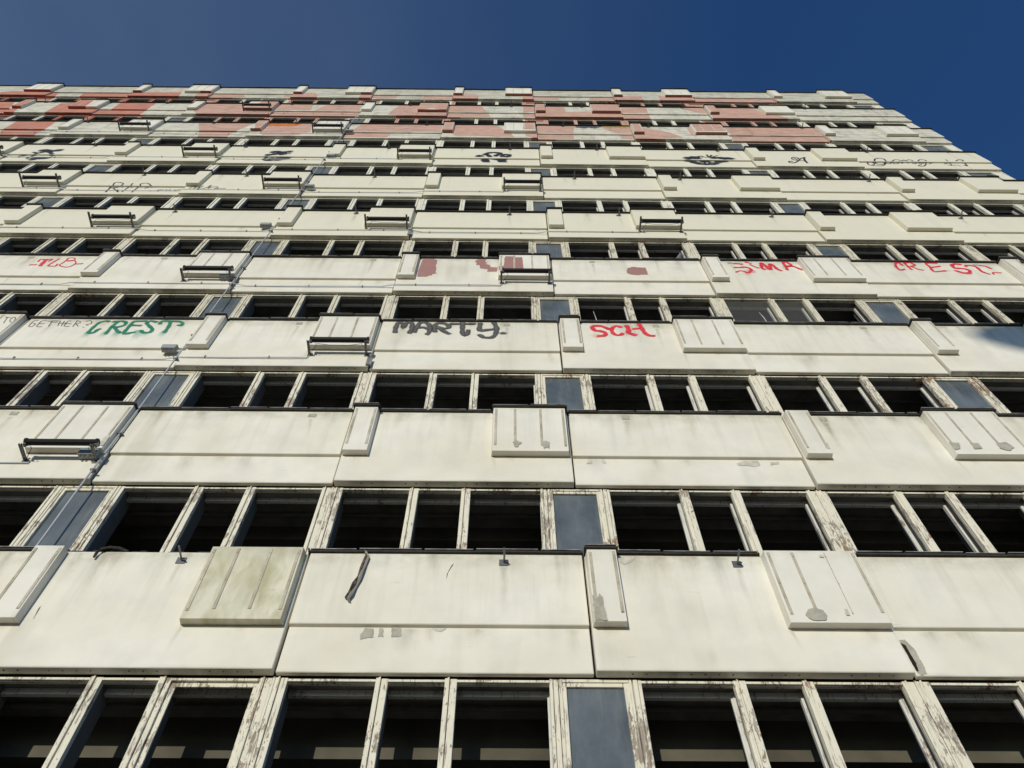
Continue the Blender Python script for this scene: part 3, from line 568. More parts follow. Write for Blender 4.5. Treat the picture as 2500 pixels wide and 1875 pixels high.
 ('letter A tag',7,'b','n',0.05,[(10.241,0.77),(10.286,0.833),(10.295,0.792)]),
 ('letter A tag',7,'b','n',0.05,[(10.383,0.785),(10.358,0.897),(10.289,0.936),(10.207,0.871),(10.172,0.748),(10.2,0.627),(10.268,0.589),(10.365,0.563),(10.474,0.526)]),
 ('letter A tag',7,'b','n',0.05,[(10.276,0.69),(10.341,0.733),(10.381,0.795)]),
 ('letter A tag',7,'b','n',0.06,[(10.094,0.424),(10.075,0.503),(9.995,0.441),(9.998,0.342),(10.068,0.295),(10.177,0.368),(10.315,0.571),(10.422,0.756),(10.528,0.882),(10.602,0.915)]),
 ('letter A tag',7,'b','n',0.08,[(10.56,0.883),(10.516,0.719),(10.492,0.517),(10.479,0.318)]),
 ('name tag',7,'u','n',0.06,[(12.476,0.607),(12.57,0.817),(12.718,0.904),(12.82,0.825),(12.801,0.605)]),
 ('name tag',7,'l','n',0.06,[(12.539,0.707),(12.485,0.519),(12.537,0.399),(12.708,0.465),(12.842,0.685)]),
 ('name tag',7,'l','n',0.05,[(12.83,0.654),(12.689,0.373),(12.545,0.248),(12.356,0.26),(12.232,0.359),(12.267,0.543),(12.362,0.626),(12.436,0.518),(12.406,0.395),(12.291,0.3)]),
 ('name tag',7,'u','n',0.05,[(12.982,0.611),(13.12,0.753),(13.209,0.731),(13.218,0.631)]),
 ('name tag',7,'l','n',0.05,[(12.798,0.529),(12.873,0.47),(13.04,0.692),(12.988,0.474),(13.115,0.509),(13.256,0.699),(13.23,0.512),(13.342,0.67),(13.367,0.609),(13.438,0.704),(13.402,0.536),(13.508,0.676),(13.539,0.553),(13.596,0.494),(13.757,0.684),(13.724,0.528),(13.869,0.564),(13.989,0.691),(13.874,0.441),(13.739,0.255),(13.608,0.251),(13.63,0.342),(13.738,0.407)]),
 ('name tag',7,'u','n',0.05,[(13.268,0.633),(13.358,0.736),(13.367,0.636),(13.496,0.753),(13.566,0.724),(13.577,0.631)]),
 ('name tag',7,'u','n',0.05,[(13.726,0.635),(13.834,0.776),(13.964,0.737),(13.957,0.643)]),
 ('name tag',7,'l','n',0.04,[(13.979,0.629),(14.108,0.664),(14.1,0.571),(13.986,0.494)]),
 ('name tag',7,'u','n',0.04,[(14.576,0.788),(14.586,0.663)]),
 ('name tag',7,'l','n',0.04,[(14.422,0.489),(14.547,0.585),(14.634,0.743),(14.567,0.342),(14.48,0.4)]),
 ('name tag',7,'u','n',0.05,[(14.818,0.671),(14.937,0.787),(15.043,0.803),(15.034,0.678)]),
 ('name tag',7,'l','n',0.05,[(14.844,0.719),(14.875,0.627),(15.054,0.694),(14.981,0.295),(14.926,0.384)]),
 ('name tag',7,'l','n',0.03,[(14.616,0.343),(14.677,0.406),(14.795,0.277)]),
 ('orange scribble',8,'b','o',0.22,[(-5.569,1.312),(-5.551,1.592)]),
 ('orange scribble',8,'b','o',0.22,[(-5.509,1.381),(-5.452,1.506)]),
 ('orange scribble',8,'b','o',0.22,[(-5.448,1.45),(-5.396,1.598)]),
 ('orange scribble',8,'b','o',0.22,[(-5.339,1.321),(-5.298,1.512)]),
 ('orange scribble',8,'b','o',0.22,[(-5.279,1.39),(-5.242,1.604)]),
 ('orange scribble',8,'b','o',0.22,[(-5.218,1.459),(-5.144,1.518)]),
 ('orange scribble',8,'b','o',0.22,[(-5.11,1.33),(-5.087,1.61)]),
 ('orange scribble',8,'b','o',0.22,[(-5.048,1.399),(-4.989,1.524)]),
 ('orange scribble',8,'b','o',0.22,[(-4.987,1.468),(-4.933,1.616)]),
 ('orange scribble',8,'b','o',0.22,[(-4.88,1.338),(-4.835,1.53)]),
 ('orange scribble',8,'b','o',0.22,[(-4.818,1.407),(-4.778,1.622)]),
 ('orange scribble',8,'b','o',0.22,[(-4.756,1.477),(-4.681,1.535)]),
 ('eyes scrawl',8,'u','e',0.25,[(4.336,1.513),(4.427,1.549)]),
 ('eyes scrawl',8,'u','e',0.25,[(4.433,1.461),(4.528,1.553)]),
 ('eyes scrawl',8,'u','e',0.25,[(4.53,1.409),(4.629,1.557)]),
 ('eyes scrawl',8,'u','e',0.25,[(4.735,1.472),(4.831,1.565)]),
 ('eyes scrawl',8,'u','e',0.25,[(4.832,1.421),(4.932,1.568)]),
 ('eyes scrawl',8,'u','e',0.25,[(4.942,1.536),(5.033,1.572)]),
 ('eyes scrawl',8,'u','y',0.2,[(5.245,1.547),(5.339,1.484)]),
 ('eyes scrawl',8,'u','y',0.2,[(5.341,1.495),(5.44,1.488)]),
 ('eyes scrawl',8,'u','y',0.2,[(5.436,1.444),(5.541,1.492)]),
 ('eyes scrawl',8,'u','y',0.2,[(5.624,1.561),(5.733,1.632)]),
 ('eyes scrawl',8,'u','y',0.2,[(5.738,1.455),(5.844,1.503)]),
 ('eyes scrawl',8,'u','y',0.2,[(5.871,1.515),(5.987,1.642)]),
]


ZB = {r: Z0 + (r - 1) * H + {8: 0.05, 9: 0.11, 10: 0.11, 11: 0.11}.get(r, 0) for r in range(-2, 12)}
XE = 15.80                      # right corner of the tower
BMIN = -7
PVIS = {1: (-2, 2), 2: (-2, 3), 3: (-3, 3), 4: (-3, 4), 5: (-4, 4), 6: (-4, 5), 7: (-5, 5), 8: (-5, 5), 9: (-6, 5), 10: (-6, 5)}
WVIS = {0: (-1, 2), 1: (-2, 2), 2: (-2, 3), 3: (-3, 3), 4: (-3, 4), 5: (-4, 4), 6: (-4, 5), 7: (-5, 5), 8: (-6, 5), 9: (-6, 5)}
PTOP = 1.62                     # panel top above its underside
isA = lambda r, b: (r + b) % 2 == 1 or b == 5

# ---------------------------------------------------------------- ground
g = MB(); g.add([(-300, -300, 0), (300, -300, 0), (300, 300, 0), (-300, 300, 0)], [(0, 1, 2, 3)], M['ground'])
tag(g.build('ground', None, (0, 0, 0)), 'pale paved square in front of the tower', 'ground', kind='structure')

# ---------------------------------------------------------------- the tower
tower = empty('tower_block', (0, 6, 0), label='abandoned high-rise of cream concrete panel bands and empty window rows with graffiti', cat='building')

def matrow(r): return M['low'] if r <= 4 else (M['mid'] if r <= 7 else (M['high'] if r <= 9 else M['top']))

def panel_mb(r, b, mb):
    z = ZB[r]; x0 = b * W + (0.012 if b != 5 else 0.012); x1 = min(b * W + W - 0.012, XE - 0.0)
    m = matrow(r)
    if isA(r, b):
        mb.box(x0, x1, 0.045, 0.10, z + 0.0, z + 0.60, m)
        # upper, thicker part of the panel (butts on the lower one)
        vs = [(x0, 0.0, z + 0.575), (x1, 0.0, z + 0.575), (x1, 0.0, z + PTOP), (x0, 0.0, z + PTOP), (x0, 0.0449, z + 0.568), (x1, 0.0449, z + 0.568), (x1, 0.098, z + 0.6), (x0, 0.098, z + 0.6), (x1, 0.098, z + PTOP), (x0, 0.098, z + PTOP)]
        mb.add(vs, [(0, 1, 2, 3), (4, 5, 1, 0), (3, 2, 8, 9), (0, 3, 9, 7, 4), (1, 5, 6, 8, 2), (6, 7, 9, 8), (7, 6, 5, 4)], m)
    else:
        mb.box(x0, x1, 0.0, 0.10, z, z + PTOP, m)
        # fixing holes in the underside
        if r <= 7:
            for gx in (0.35, 0.9, 1.65, 2.4):
                for k in range(rnd.choice((2, 3, 4))):
                    cx = b * W + gx + k * 0.13; cy = 0.045; rr = 0.008 + 0.003 * rnd.random()
                    if cx > x1 - 0.05: continue
                    mb.add([(cx + rr * math.cos(t * 1.047), cy + rr * math.sin(t * 1.047), z - 0.0015) for t in range(6)], [(5, 4, 3, 2, 1, 0)], M['k'])
    mb.box(x0 - 0.012, x1 + 0.0119 if b < 5 else x1, 0.102, 0.16, z + 0.02, z + PTOP - 0.01, M['joint'])

def covers(r, b, parent):
    """the two box covers on every second panel"""
    z = ZB[r]; res = []
    plain = 5 <= r <= 7
    for nm, xa, xb, nb in (('narrow_cover', 0.02, 0.365, 2), ('wide_cover', 1.948, 2.965, 4)):
        xa += b * W; xb += b * W
        mb = MB(); m = M['mid'] if plain else M['box']
        if r == 1 and b == -1 and nb == 4: m = M['greenbox']
        zt = z + 1.60; zb_ = z + 0.54
        mb.box(xa, xb, -0.10, -0.0015, zb_, zt, m, 0.014, -0.012)
        pinkbox = (r == 9 and -4 <= b <= 3) or (r == 8 and b in (1,))
        if not plain:
            bt = M['batten'] if r <= 4 else M['battenw']
            if nb == 2: xs = (xa + 0.045, xb - 0.045)
            else: xs = (xa + 0.05, xa + 0.31, xa + 0.66, xb - 0.05)
            for i, x in enumerate(xs):
                if pinkbox: continue
                wv = 0.017 if r <= 4 else 0.012
                ln = 0.92 - rnd.random() * 0.04
                if r == 1 and b == 1 and i == 2: wv = 0.004
                mb.box(x - wv, x + wv, -0.107, -0.1005, zt - 0.05 - ln, zt - 0.05 + rnd.random() * 0.02, bt)
                for q in (0.06, 0.48, 0.9):
                    if q < ln and r <= 4:
                        cz = zt - 0.05 - q; rr = 0.006
                        mb.add([(x + rr * math.cos(t * 1.047), -0.1085, cz + rr * math.sin(t * 1.047)) for t in range(6)], [(0, 1, 2, 3, 4, 5)], M['k'])
        for row, surf, col, pts in PAINT + PATCH:
            if row == r and surf == 'x':
                q = clip([(p[0], p[1] + z) for p in pts], xa + 0.014, xb - 0.014, z + 0.528, zt)
                mb.poly(q, -0.1092 if col in 'cf' else -0.1032, M[col], 0.006 if col in 'cfm' else 0.0)
                if col in 'rp' and q and min(p[1] for p in q) < z + 0.62:
                    zz = z + 0.5275
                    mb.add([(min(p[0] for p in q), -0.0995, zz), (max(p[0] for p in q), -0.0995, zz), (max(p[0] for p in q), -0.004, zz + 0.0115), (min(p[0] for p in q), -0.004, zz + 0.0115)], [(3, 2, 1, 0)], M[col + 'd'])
        if r == 10 and (b * W < 9):
            xl = xa + (0.6 if (nb == 4 and b > -5) else 0.0) if b < 0 else xa
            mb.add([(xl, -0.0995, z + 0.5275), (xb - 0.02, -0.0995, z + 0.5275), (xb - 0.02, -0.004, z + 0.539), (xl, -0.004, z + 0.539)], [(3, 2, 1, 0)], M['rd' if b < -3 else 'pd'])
        o = mb.build(nm, parent, bevel=0.006)
        res.append((o, xa, xb))
    return res

def coping_length(mb, x0, x1, yf, z, r):
    if r <= 4: yf += 0.014; z -= 0.004
    """dark felt with a thin metal sheet on top, in short lengths"""
    light = r <= 4
    x = x0
    while x < x1 - 0.01:
        nx = min(x1, x + 0.42 + rnd.random() * 0.35)
        dzl = rnd.uniform(-0.006, 0.006); dy = rnd.uniform(-0.008, 0.006)
        mb.box(x, nx - 0.001, yf - 0.012 + dy, 0.15 + dy * 0.1, z + dzl * 0.3, z + 0.026 + dzl * 0.3, M['bitumen'])
        if light: mb.box(x + 0.012, nx - 0.022, yf + dy - 0.024, 0.149, z + 0.0305 + dzl, z + 0.040 + dzl, M['copmetal'])
        elif rnd.random() < (0.75 if r >= 8 else 0.35): mb.box(x + 0.02, nx - 0.12 * rnd.random() - 0.02, yf + dy - 0.016, 0.149, z + 0.0305 + dzl, z + 0.036 + dzl, M['bitumen' if r < 8 or rnd.random() < .5 else 'copmetal'])
        x = nx

def coping(r, b, parent):
    class Runs:
        v = []
    def coping_run(_, *a_):
        m_ = MB(); coping_length(m_, *a_)
        if m_.v: m_.build('coping', parent)
    z = ZB[r] + PTOP + 0.001; mb = MB(); x0 = b * W; x1 = min(x0 + W, XE + (0.04 if b == 5 else 0))
    if isA(r, b):
        coping_run(mb, x0, x1, -0.03, z, r)
    else:
        zz = ZB[r] + 1.6012
        skip = r == 1
        mid0, mid1 = x0 + 0.375, x0 + 1.938
        if r == 1 and b == -1:
            for k in range(46):        # crumbled felt where the coping is gone
                cx = mid0 - 0.3 + rnd.random() * 1.9; s_ = 0.012 + rnd.random() * 0.022
                mb.box(cx - s_ * 2, cx + s_ * 2, 0.0 + rnd.random() * 0.03, 0.12, z, z + s_, M['bitumen'], s_ * 0.7, 0.0)
            mb.box(x0 + 0.02, x0 + 1.9, 0.03, 0.15, z, z + 0.012, M['bitumen'])
        else:
            coping_run(mb, mid0, mid1, -0.03, z, r)
        for (c0, c1) in ((x0 + 0.005, x0 + 0.375), (x0 + 1.938, x0 + 2.985)):
            if skip and not (b == 1 and c0 < x0 + 1) : continue
            if r == 2 and b == 2 and c0 < x0 + 1: continue
            coping_run(mb, c0, c1, -0.13, zz + 0.0, r)
        coping_run(mb, x0 + 2.985, x0 + 3.0, -0.03, z, r)
    if mb.v: mb.build('coping', parent)

def paint_on(r, b, parent):
    z = ZB[r]; x0 = b * W + 0.012; x1 = min(b * W + W - 0.012, XE)
    for row, surf, col, pts in PAINT + PATCH:
        if row != r or surf == 'x': continue
        mb = MB()
        P = [(p[0], p[1] + z) for p in pts]
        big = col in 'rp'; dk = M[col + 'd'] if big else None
        rg = 0.0 if big else (0.006 if col in 'cfm' else 0.002)
        dy = 0.003 if big else {'h': 0.0062, 'k': 0.0055, 'm': 0.0030}.get(col, 0.0045)
        if isA(r, b):
            if surf in 'ub': mb.poly(clip(P, x0, x1, z + 0.578, z + PTOP - 0.002), -dy, M[col], rg)
            if surf in 'lb': mb.poly(clip(P, x0, x1, z + 0.002, z + 0.5655), 0.045 - dy, M[col], rg)
            if surf in 'ub' and big:
                sp = xspan(P, z + 0.6)
                if sp:
                    a_, c_ = max(sp[0], x0), min(sp[1], x1)
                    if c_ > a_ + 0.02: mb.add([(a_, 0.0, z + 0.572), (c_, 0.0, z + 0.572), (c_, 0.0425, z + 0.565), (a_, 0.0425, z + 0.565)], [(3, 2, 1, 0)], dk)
            yf = 0.047
        else:
            mb.poly(clip(P, x0, x1, z + 0.002, z + PTOP - 0.002), -dy, M[col], rg); yf = 0.002
        if big and (surf in 'lb' or not isA(r, b)):
            sp = xspan(P, z + 0.06)
            if sp:
                a_, c_ = max(sp[0], x0), min(sp[1], x1)
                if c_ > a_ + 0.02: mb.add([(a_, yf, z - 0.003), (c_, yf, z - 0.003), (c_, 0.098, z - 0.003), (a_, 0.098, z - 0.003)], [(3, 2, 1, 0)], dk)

        if mb.v: mb.build({'r': 'salmon_paint', 'p': 'pink_paint', 'm': 'mauve_patch', 'c': 'putty_patch', 'f': 'putty_patch', 'k': 'crack', 'h': 'broken_edge'}[col], parent)

# graffiti strokes ------------------------------------------------------------
def smooth_line(pts, step=0.035):
    P = [Vector((p[0], p[1])) for p in pts]
    if len(P) == 2: 
        n = max(2, int((P[1] - P[0]).length / step)); return [P[0].lerp(P[1], i / n) for i in range(n + 1)]
    out_ = []
    for i in range(len(P) - 1):
        p0 = P[max(i - 1, 0)]; p1 = P[i]; p2 = P[i + 1]; p3 = P[min(i + 2, len(P) - 1)]
        n = max(2, min(14, int((p2 - p1).length / step)))
        for k in range(n):
            t = k / n
            q = 0.5 * ((2 * p1) + (p2 - p0) * t + (2 * p0 - 5 * p1 + 4 * p2 - p3) * t * t + (3 * p1 - p0 - 3 * p2 + p3) * t ** 3)
            # soften towards the straight chord so tight corners stay tight
            out_.append(q.lerp(p1.lerp(p2, t), 0.35))
    out_.append(P[-1]); return out_
NST = [0]
def ribbon(mb, pts, z, y, width, mat, fadeout=False, prof=((-1, 0.0), (-0.45, 1.0), (0.45, 1.0), (1, 0.0))):
    NST[0] += 1; y -= (NST[0] % 24) * 0.00012
    L_ = smooth_line([(p[0], p[1] + z) for p in pts])
    if len(L_) < 2: return
    d0 = (L_[0] - L_[1]).normalized() * width * 0.5; d1 = (L_[-1] - L_[-2]).normalized() * width * 0.5
    L_ = [L_[0] + d0] + L_ + [L_[-1] + d1]
    vs = []; fs = []; fd = []; n = len(L_)
    for i, p in enumerate(L_):
        t = (L_[min(i + 1, n - 1)] - L_[max(i - 1, 0)]).normalized(); nn = Vector((-t.y, t.x))
        end = 0.0 if i in (0, n - 1) else 1.0
        if fadeout: end *= max(0.0, 1 - i / (n - 1)) ** 1.3 * 0.8
        wj = width * 0.5 * (1 + 0.12 * math.sin(i * 1.3)) * (1 + (0.5 * i / n if fadeout else 0))
        for s_, f_ in prof:
            q = p + nn * wj * s_; vs.append((q.x, y, q.y)); fd.append(f_ * end)
    for i in range(n - 1):
        q_ = len(prof)
        for k in range(q_ - 1): fs.append((i * q_ + k, i * q_ + k + 1, i * q_ + k + q_ + 1, i * q_ + k + q_))
    mb.add(vs, fs, mat, fd)
GL = {'TO': "small black marker word TO", 'GETHER?': 'small black marker letters GETHER followed by a question mark', 'CREST green': 'green sprayed word CREST with misty drips', 'MARTY': 'charcoal sprayed word MARTY with a full stop',
      'SCH': 'red sprayed letters SCH, partly washed off', 'SIMA': 'red sprayed word SIMA', 'CREST red': 'red sprayed word CREST, smeared', 'TLB': 'red sprayed letters TLB between dots', 'RIP': 'dark thin letters RIP',
      'name scrawl': 'thin handwritten scrawl after RIP', 'face scrawl': 'dark scribbled round shape with rays', 'looped tag': 'dark looped tag', 'bow scrawl': 'dark smudged scribble', 'bird scrawl': 'dark smudged scribble with pointed ends',
      'letter A tag': 'curled letter A in thin black line', 'name tag': 'thin black handwritten tag', 'orange scribble': 'orange scribble on pink paint', 'eyes scrawl': 'two dark and two yellow smudges'}
def graffiti(r, b, parent, cov):
    ids = {}
    x0 = b * W; x1 = x0 + W
    for gid, row, surf, col, wd, pts in STROKES:
        if row != r: continue
        cx = sum(p[0] for p in pts) / len(pts)
        if not (x0 <= cx < x1): continue
        ids.setdefault(gid, []).append((surf, col, wd, pts))
    for gid, lst in ids.items():
        mb = MB()
        for surf, col, wd, pts in lst:
            yb = {'x': -0.1045, 'u': -0.0045, 'b': -0.0045, 'l': 0.0405}[surf]
            if not isA(r, b) and surf != 'x': yb = -0.0045
            if isA(r, b) and surf == 'b': yb = -0.0045
            ribbon(mb, pts, ZB[r], yb, wd * (1.2 if gid == 'MARTY' else 1.08 if gid in ('SCH', 'CREST green', 'SIMA') else 0.95), SP[col], col in ('gf', 'Rf'))
            if gid == 'MARTY': ribbon(mb, pts, ZB[r], yb - 0.003, wd * 0.66, SP['dl'])
        o = mb.build('graffiti', parent)
        o['label'] = GL.get(gid, gid)

PINS = {1: (-1.36, 2.13, 4.66), 5: (-5.55, -1.38, 2.15, 4.67, 8.2, 12.58), 6: (-7.39, -4.72, -1.38, 3.84, 6.6, 11.55), 7: (-9.95, -5.57, -1.39, 2.15, 4.69, 8.22, 12.6),
        8: (-11.48, -7.43, -4.75, -0.55, 3.85, 6.62, 11.6), 9: (-14.3, -10.0, -5.6, -1.4, 2.18, 4.68, 8.25, 12.6)}
SQ = {2: (-4.7, -0.56, 3.8, 6.56), 3: (-5.54, -1.39, 2.13, 4.66, 8.19), 4: (-7.4, -4.74, -0.56, 3.82, 6.59, 11.52)}
def stains(r, b, parent):
    rs = random.Random(r * 31 + b * 7 + 500)
    x0 = b * W; w_ = min(W, XE - x0); A = isA(r, b); n = {1: 6, 2: 6, 3: 5, 4: 4}.get(r, 1 if r < 8 else 4)
    spots = []
    for X in tuple(SQ.get(r, ())) + tuple(PINS.get(r, ())):
        if x0 <= X < x0 + w_: spots.append((X, 1.40, rs.uniform(0.35, 0.8), rs.uniform(0.06, 0.11), 'a'))
    for k in range(n):
        if A and rs.random() < 0.4: spots.append((x0 + rs.uniform(0.15, w_ - 0.15), 0.545, rs.uniform(0.10, 0.4), rs.uniform(0.05, 0.30), rs.choice('bca')))
        else: spots.append((x0 + rs.uniform(0.15, w_ - 0.15), 1.59, rs.uniform(0.12, 0.95), rs.uniform(0.05, 0.24), rs.choice('abc')))
    if not A:       # runs below the lower corners of the box covers
        spots.append((x0 + 1.97, 0.53, rs.uniform(0.25, 0.5), 0.05, 'c')); spots.append((x0 + rs.uniform(2.1, 2.9), 0.53, rs.uniform(0.08, 0.2), rs.uniform(0.1, 0.3), 'b')); spots.append((x0 + 0.2, 0.53, 0.12, 0.16, 'b'))
    for X, h, ln, wd, c in spots:
        X = min(max(X, x0 + wd + 0.02), x0 + w_ - wd - 0.02)
        segs = [(h, h - ln)]
        if A and h > 0.6 and h - ln < 0.62: segs = [(h, 0.60), (0.53, max(0.05, 0.55 - (ln - (h - 0.6))))]
        for hi, lo in segs:
            if hi - lo < 0.05: continue
            yb = 0.0445 if (A and hi < 0.57) else -0.0006
            m = MB(); dx = rs.uniform(-0.03, 0.03)
            ribbon(m, [(X, hi - 0.0), (X + dx, (hi + lo) / 2), (X + dx * 1.5, lo)], ZB[r], yb, wd, SP0[c], True, ((-1, 0.0), (-0.5, 0.55), (0, 1.0), (0.5, 0.55), (1, 0.0)))
            # keep the stain on its own face
            top = ZB[r] + (0.562 if (A and hi < 0.57) else PTOP - 0.004); bot = ZB[r] + (0.58 if (A and hi > 0.57) else 0.004)
            m.v = [(v[0], v[1], min(max(v[2], bot), top)) for v in m.v]
            m.build('run_stain', parent)

stuffP = MB(); stuffC = MB()
for r in range(-1, 11):
    for b in range(BMIN, 6):
        vis = r in PVIS and PVIS[r][0] <= b <= PVIS[r][1]
        if not vis:
            panel_mb(r, b, stuffP)
            if not isA(r, b):
                z = ZB[r]
                for xa, xb in ((0.02, 0.365), (1.948, 2.965)): stuffP.box(b * W + xa, b * W + xb, -0.10, -0.0015, z + 0.54, z + 1.60, matrow(r), 0.014, -0.012)
            coping_length(stuffP, b * W, min(b * W + W, XE), -0.03, ZB[r] + PTOP + 0.001, r)
            continue
        mb = MB(); panel_mb(r, b, mb); 
        po = mb.build('facade_panel', tower, bevel=0.007); po.rotation_euler = (rnd.uniform(-.0016, .0016), rnd.uniform(-.0009, .0009), rnd.uniform(-.0012, .0012))
        paint_on(r, b, po)
        if not isA(r, b): covers(r, b, po)
        stains(r, b, po)
        graffiti(r, b, po, None)
        if r != 10 or True: coping(r, b, po)
        for X in SQ.get(r, ()):
            if b * W <= X < b * W + W:
                q = MB(); z = ZB[r] + 1.47; q.box(X - 0.055, X + 0.055, -0.006, -0.0005, z, z + 0.085, M['c'])
                q.add([(X - .03 + 0.007 * math.cos(t), -0.0075, z + .04 + 0.007 * math.sin(t)) for t in (0, 1.57, 3.14, 4.71)], [(0, 1, 2, 3)], M['k'])
                q.build('fixing_plate', po)
if stuffP.v: tag(stuffP.build('facade_panel', tower), kind='stuff')

# ---------------------------------------------------------------- windows
def in_pink(r, X):
    """colour of the paint that runs over window members of band r at X"""
    if r < 8: return None
    for row, surf, col, pts in PAINT:
        if row == r + 1 and surf in 'lb' and len(pts) > 3:
            sp = xspan(pts, 0.06)
            if sp and sp[0] - 0.05 <= X <= sp[1] + 0.05: return col
    return None
def wmat(r, X=None):
    if X is not None:
        c = in_pink(r, X)
        if c: return M[c]
    return M['peel'] if r <= 2 else (M['peel2'] if r <= 4 else M['sound'])

def mullion(mb, x0, x1, z0, z1, m, single=False):
    """flat post with raised casement edges and a centre bead"""
    wd = x1 - x0; s = wd * (0.36 if not single else 0.45)
    mb.box(x0, x1, 0.125, 0.165, z0, z1, m)
    t = rnd.uniform(-0.003, 0.003)
    s = wd * (0.42 if (int(x0 * 100) % 2) else 0.56)
    mb.box(x0 + 0.002, x0 + s - 0.003, 0.100 + t, 0.1245, z0, z1 - 0.012, m)
    mb.box(x0 + s + 0.004, x1 - 0.002, 0.106 - t, 0.1245, z0, z1 - 0.012, m)
    if not single: mb.box(x0 + s - 0.022, x0 + s - 0.0035, 0.092, 0.0995 + t, z0, z1 - 0.001, m)

def window(r, b, visible, mb=None, ib=None, pb=None):
    """three empty lights; mirrored in every second bay"""
    zt = ZB[r + 1]; z0 = ZB[r] + PTOP + 0.03; z1 = zt - 0.001
    f = (lambda u: b * W + u) if b % 2 == 0 else (lambda u: b * W + W - u)
    mb = mb or MB(); ib = ib or MB()
    def mem(fn, u0, u1, *a_, **k): 
        xa, xb = sorted((f(u0), f(u1))); return xa, xb
    # head
    ops = ((0.13, 0.95), (1.067, 1.593), (1.71, 2.57))
    for (a0, a1) in ops:
        xa, xb = sorted((f(a0), f(a1)))
        m = wmat(r, (xa + xb) / 2) if r <= 7 else M['sound']
        mb.box(xa - 0.001, xb + 0.001, 0.130, 0.165, z1 - 0.057, z1, m)
        mb.box(xa - 0.002, xb + 0.002, 0.104, 0.1298, z1 - 0.052, z1 - 0.024, m)
        if r <= 4: mb.box(xa, xb, 0.1245, 0.16, z0 - 0.04, z0 + 0.03, m)
        # inner sash head
        ib.box(xa - 0.01, xb + 0.01, 0.27, 0.31, z1 - 0.080, z1 - 0.01, M['inner'])
    for u0, u1, sg in ((0.012, 0.13, False), (0.95, 1.067, False), (1.593, 1.71, False), (2.57, 2.652, True)):
        xa, xb = sorted((f(u0), f(u1)))
        mullion(mb, xa, xb, z0 - 0.03, z1, wmat(r, (xa + xb) / 2), sg)
        xc = (xa + xb) / 2; wI = (xb - xa) * 0.9
        ib.box(xc - 0.022, xc + 0.040, 0.166, 0.40, z0 - 0.05, z1 - 0.005, M['lining'])
        ib.box(xc - wI / 2 - 0.004, xc - 0.0225, 0.258, 0.30, z0 - 0.05, z1 - 0.0105, M['inner'])
        if r <= 2 and rnd.random() < 0.7:
            ib.box(xc - wI / 2 - 0.020, xc - wI / 2 - 0.005, 0.262, 0.285, z0 + 0.05, z1 - 0.09, M['inner'])
    if b % 2 == 0:
        mb.box(b * W - 0.0115, b * W + 0.0115, 0.098, 0.14, z0 - 0.03, z1, wmat(r, b * W))
    if r == 0 and b == -1:   # one light in the lowest band keeps its outer sash
        xa, xb = sorted((f(0.13), f(0.95)))
        for q in ((xa, xa + 0.05, z0, z1 - 0.05), (xb - 0.05, xb, z0, z1 - 0.05), (xa + 0.05, xb - 0.05, z1 - 0.10, z1 - 0.05)):
            mb.box(q[0] + .001, q[1] - .001, 0.135, 0.16, q[2], q[3] - 0.002, M['peel'])
    return mb, ib

def side_light(r, j, mb, pb):
    """the narrow light closed by a blue-grey pane, centred on every second joint"""
    zt = ZB[r + 1]; z0 = ZB[r] + PTOP + 0.03; z1 = zt - 0.001; X = j * W
    pk = in_pink(r, X); m = wmat(r, X)
    R_ = 0.343; 
    if j == 5:
        xl, xr, gl, gr = X - R_, XE - 0.005, X - 0.25, XE - 0.32
    else:
        xl, xr, gl, gr = X - R_, X + R_, X - 0.272, X + 0.262
    mb.box(xl, gl, 0.115, 0.16, z0 - 0.03, z1, m); mb.box(gr, xr, 0.115, 0.16, z0 - 0.03, z1, m)
    mb.box(xl + 0.006, xl + 0.03, 0.102, 0.1145, z0 - 0.03, z1 - 0.01, m); mb.box(xr - 0.03, xr - 0.006, 0.102, 0.1145, z0 - 0.03, z1 - 0.01, m)
    mb.box(gl, gr, 0.117, 0.16, z1 - 0.088, z1, m)
    mb.box(xl + 0.032, xr - 0.032, 0.104, 0.1165, z1 - 0.045, z1 - 0.01, m)
    mb.box(gl - 0.018, gl - 0.002, 0.108, 0.1145, z0 - 0.02, z1 - 0.095, m); mb.box(gr + 0.002, gr + 0.018, 0.108, 0.1145, z0 - 0.02, z1 - 0.095, m)
    pb.box(gl - 0.001, gr + 0.001, 0.142, 0.15, z0 - 0.05, z1 - 0.087, M['ppane'] if (pk and r == 9) or (pk and j in (1,) and r >= 8) else M['pane'])

sw = MB(); ss = MB()
for r in range(-2, 10):
    for b in range(BMIN, 5):
        vis = r in WVIS and WVIS[r][0] <= b <= WVIS[r][1]
        if vis:
            mb, ib = window(r, b, True)
            o = mb.build('window', tower, bevel=0.003 if r <= 2 else 0)
            ib.build('inner_frame', o)
            if r == 3 and b == 2:
                g_ = MB(); z0 = ZB[r] + PTOP; z1 = ZB[r + 1] - 0.04
                g_.box(b * W + 0.12, b * W + 0.96, 0.148, 0.152, z0, z1, M['glass']); g_.box(b * W + 1.06, b * W + 1.6, 0.148, 0.152, z0, z1, M['glass']); g_.build('pane', o)
        else:
            window(r, b, False, sw, sw)
    for j in range(BMIN, 6, 2):
        vis = r in WVIS and (WVIS[r][0] <= j <= WVIS[r][1] or WVIS[r][0] <= j - 1 <= WVIS[r][1])
        if vis:
            mb = MB(); pb = MB(); side_light(r, j, mb, pb)
            o = mb.build('side_window', tower, bevel=0.003 if r <= 2 else 0); pb.build('pane', o)
        else: side_light(r, j, ss, ss)
tag(sw.build('window', tower), kind='stuff'); tag(ss.build('side_window', tower), kind='stuff')

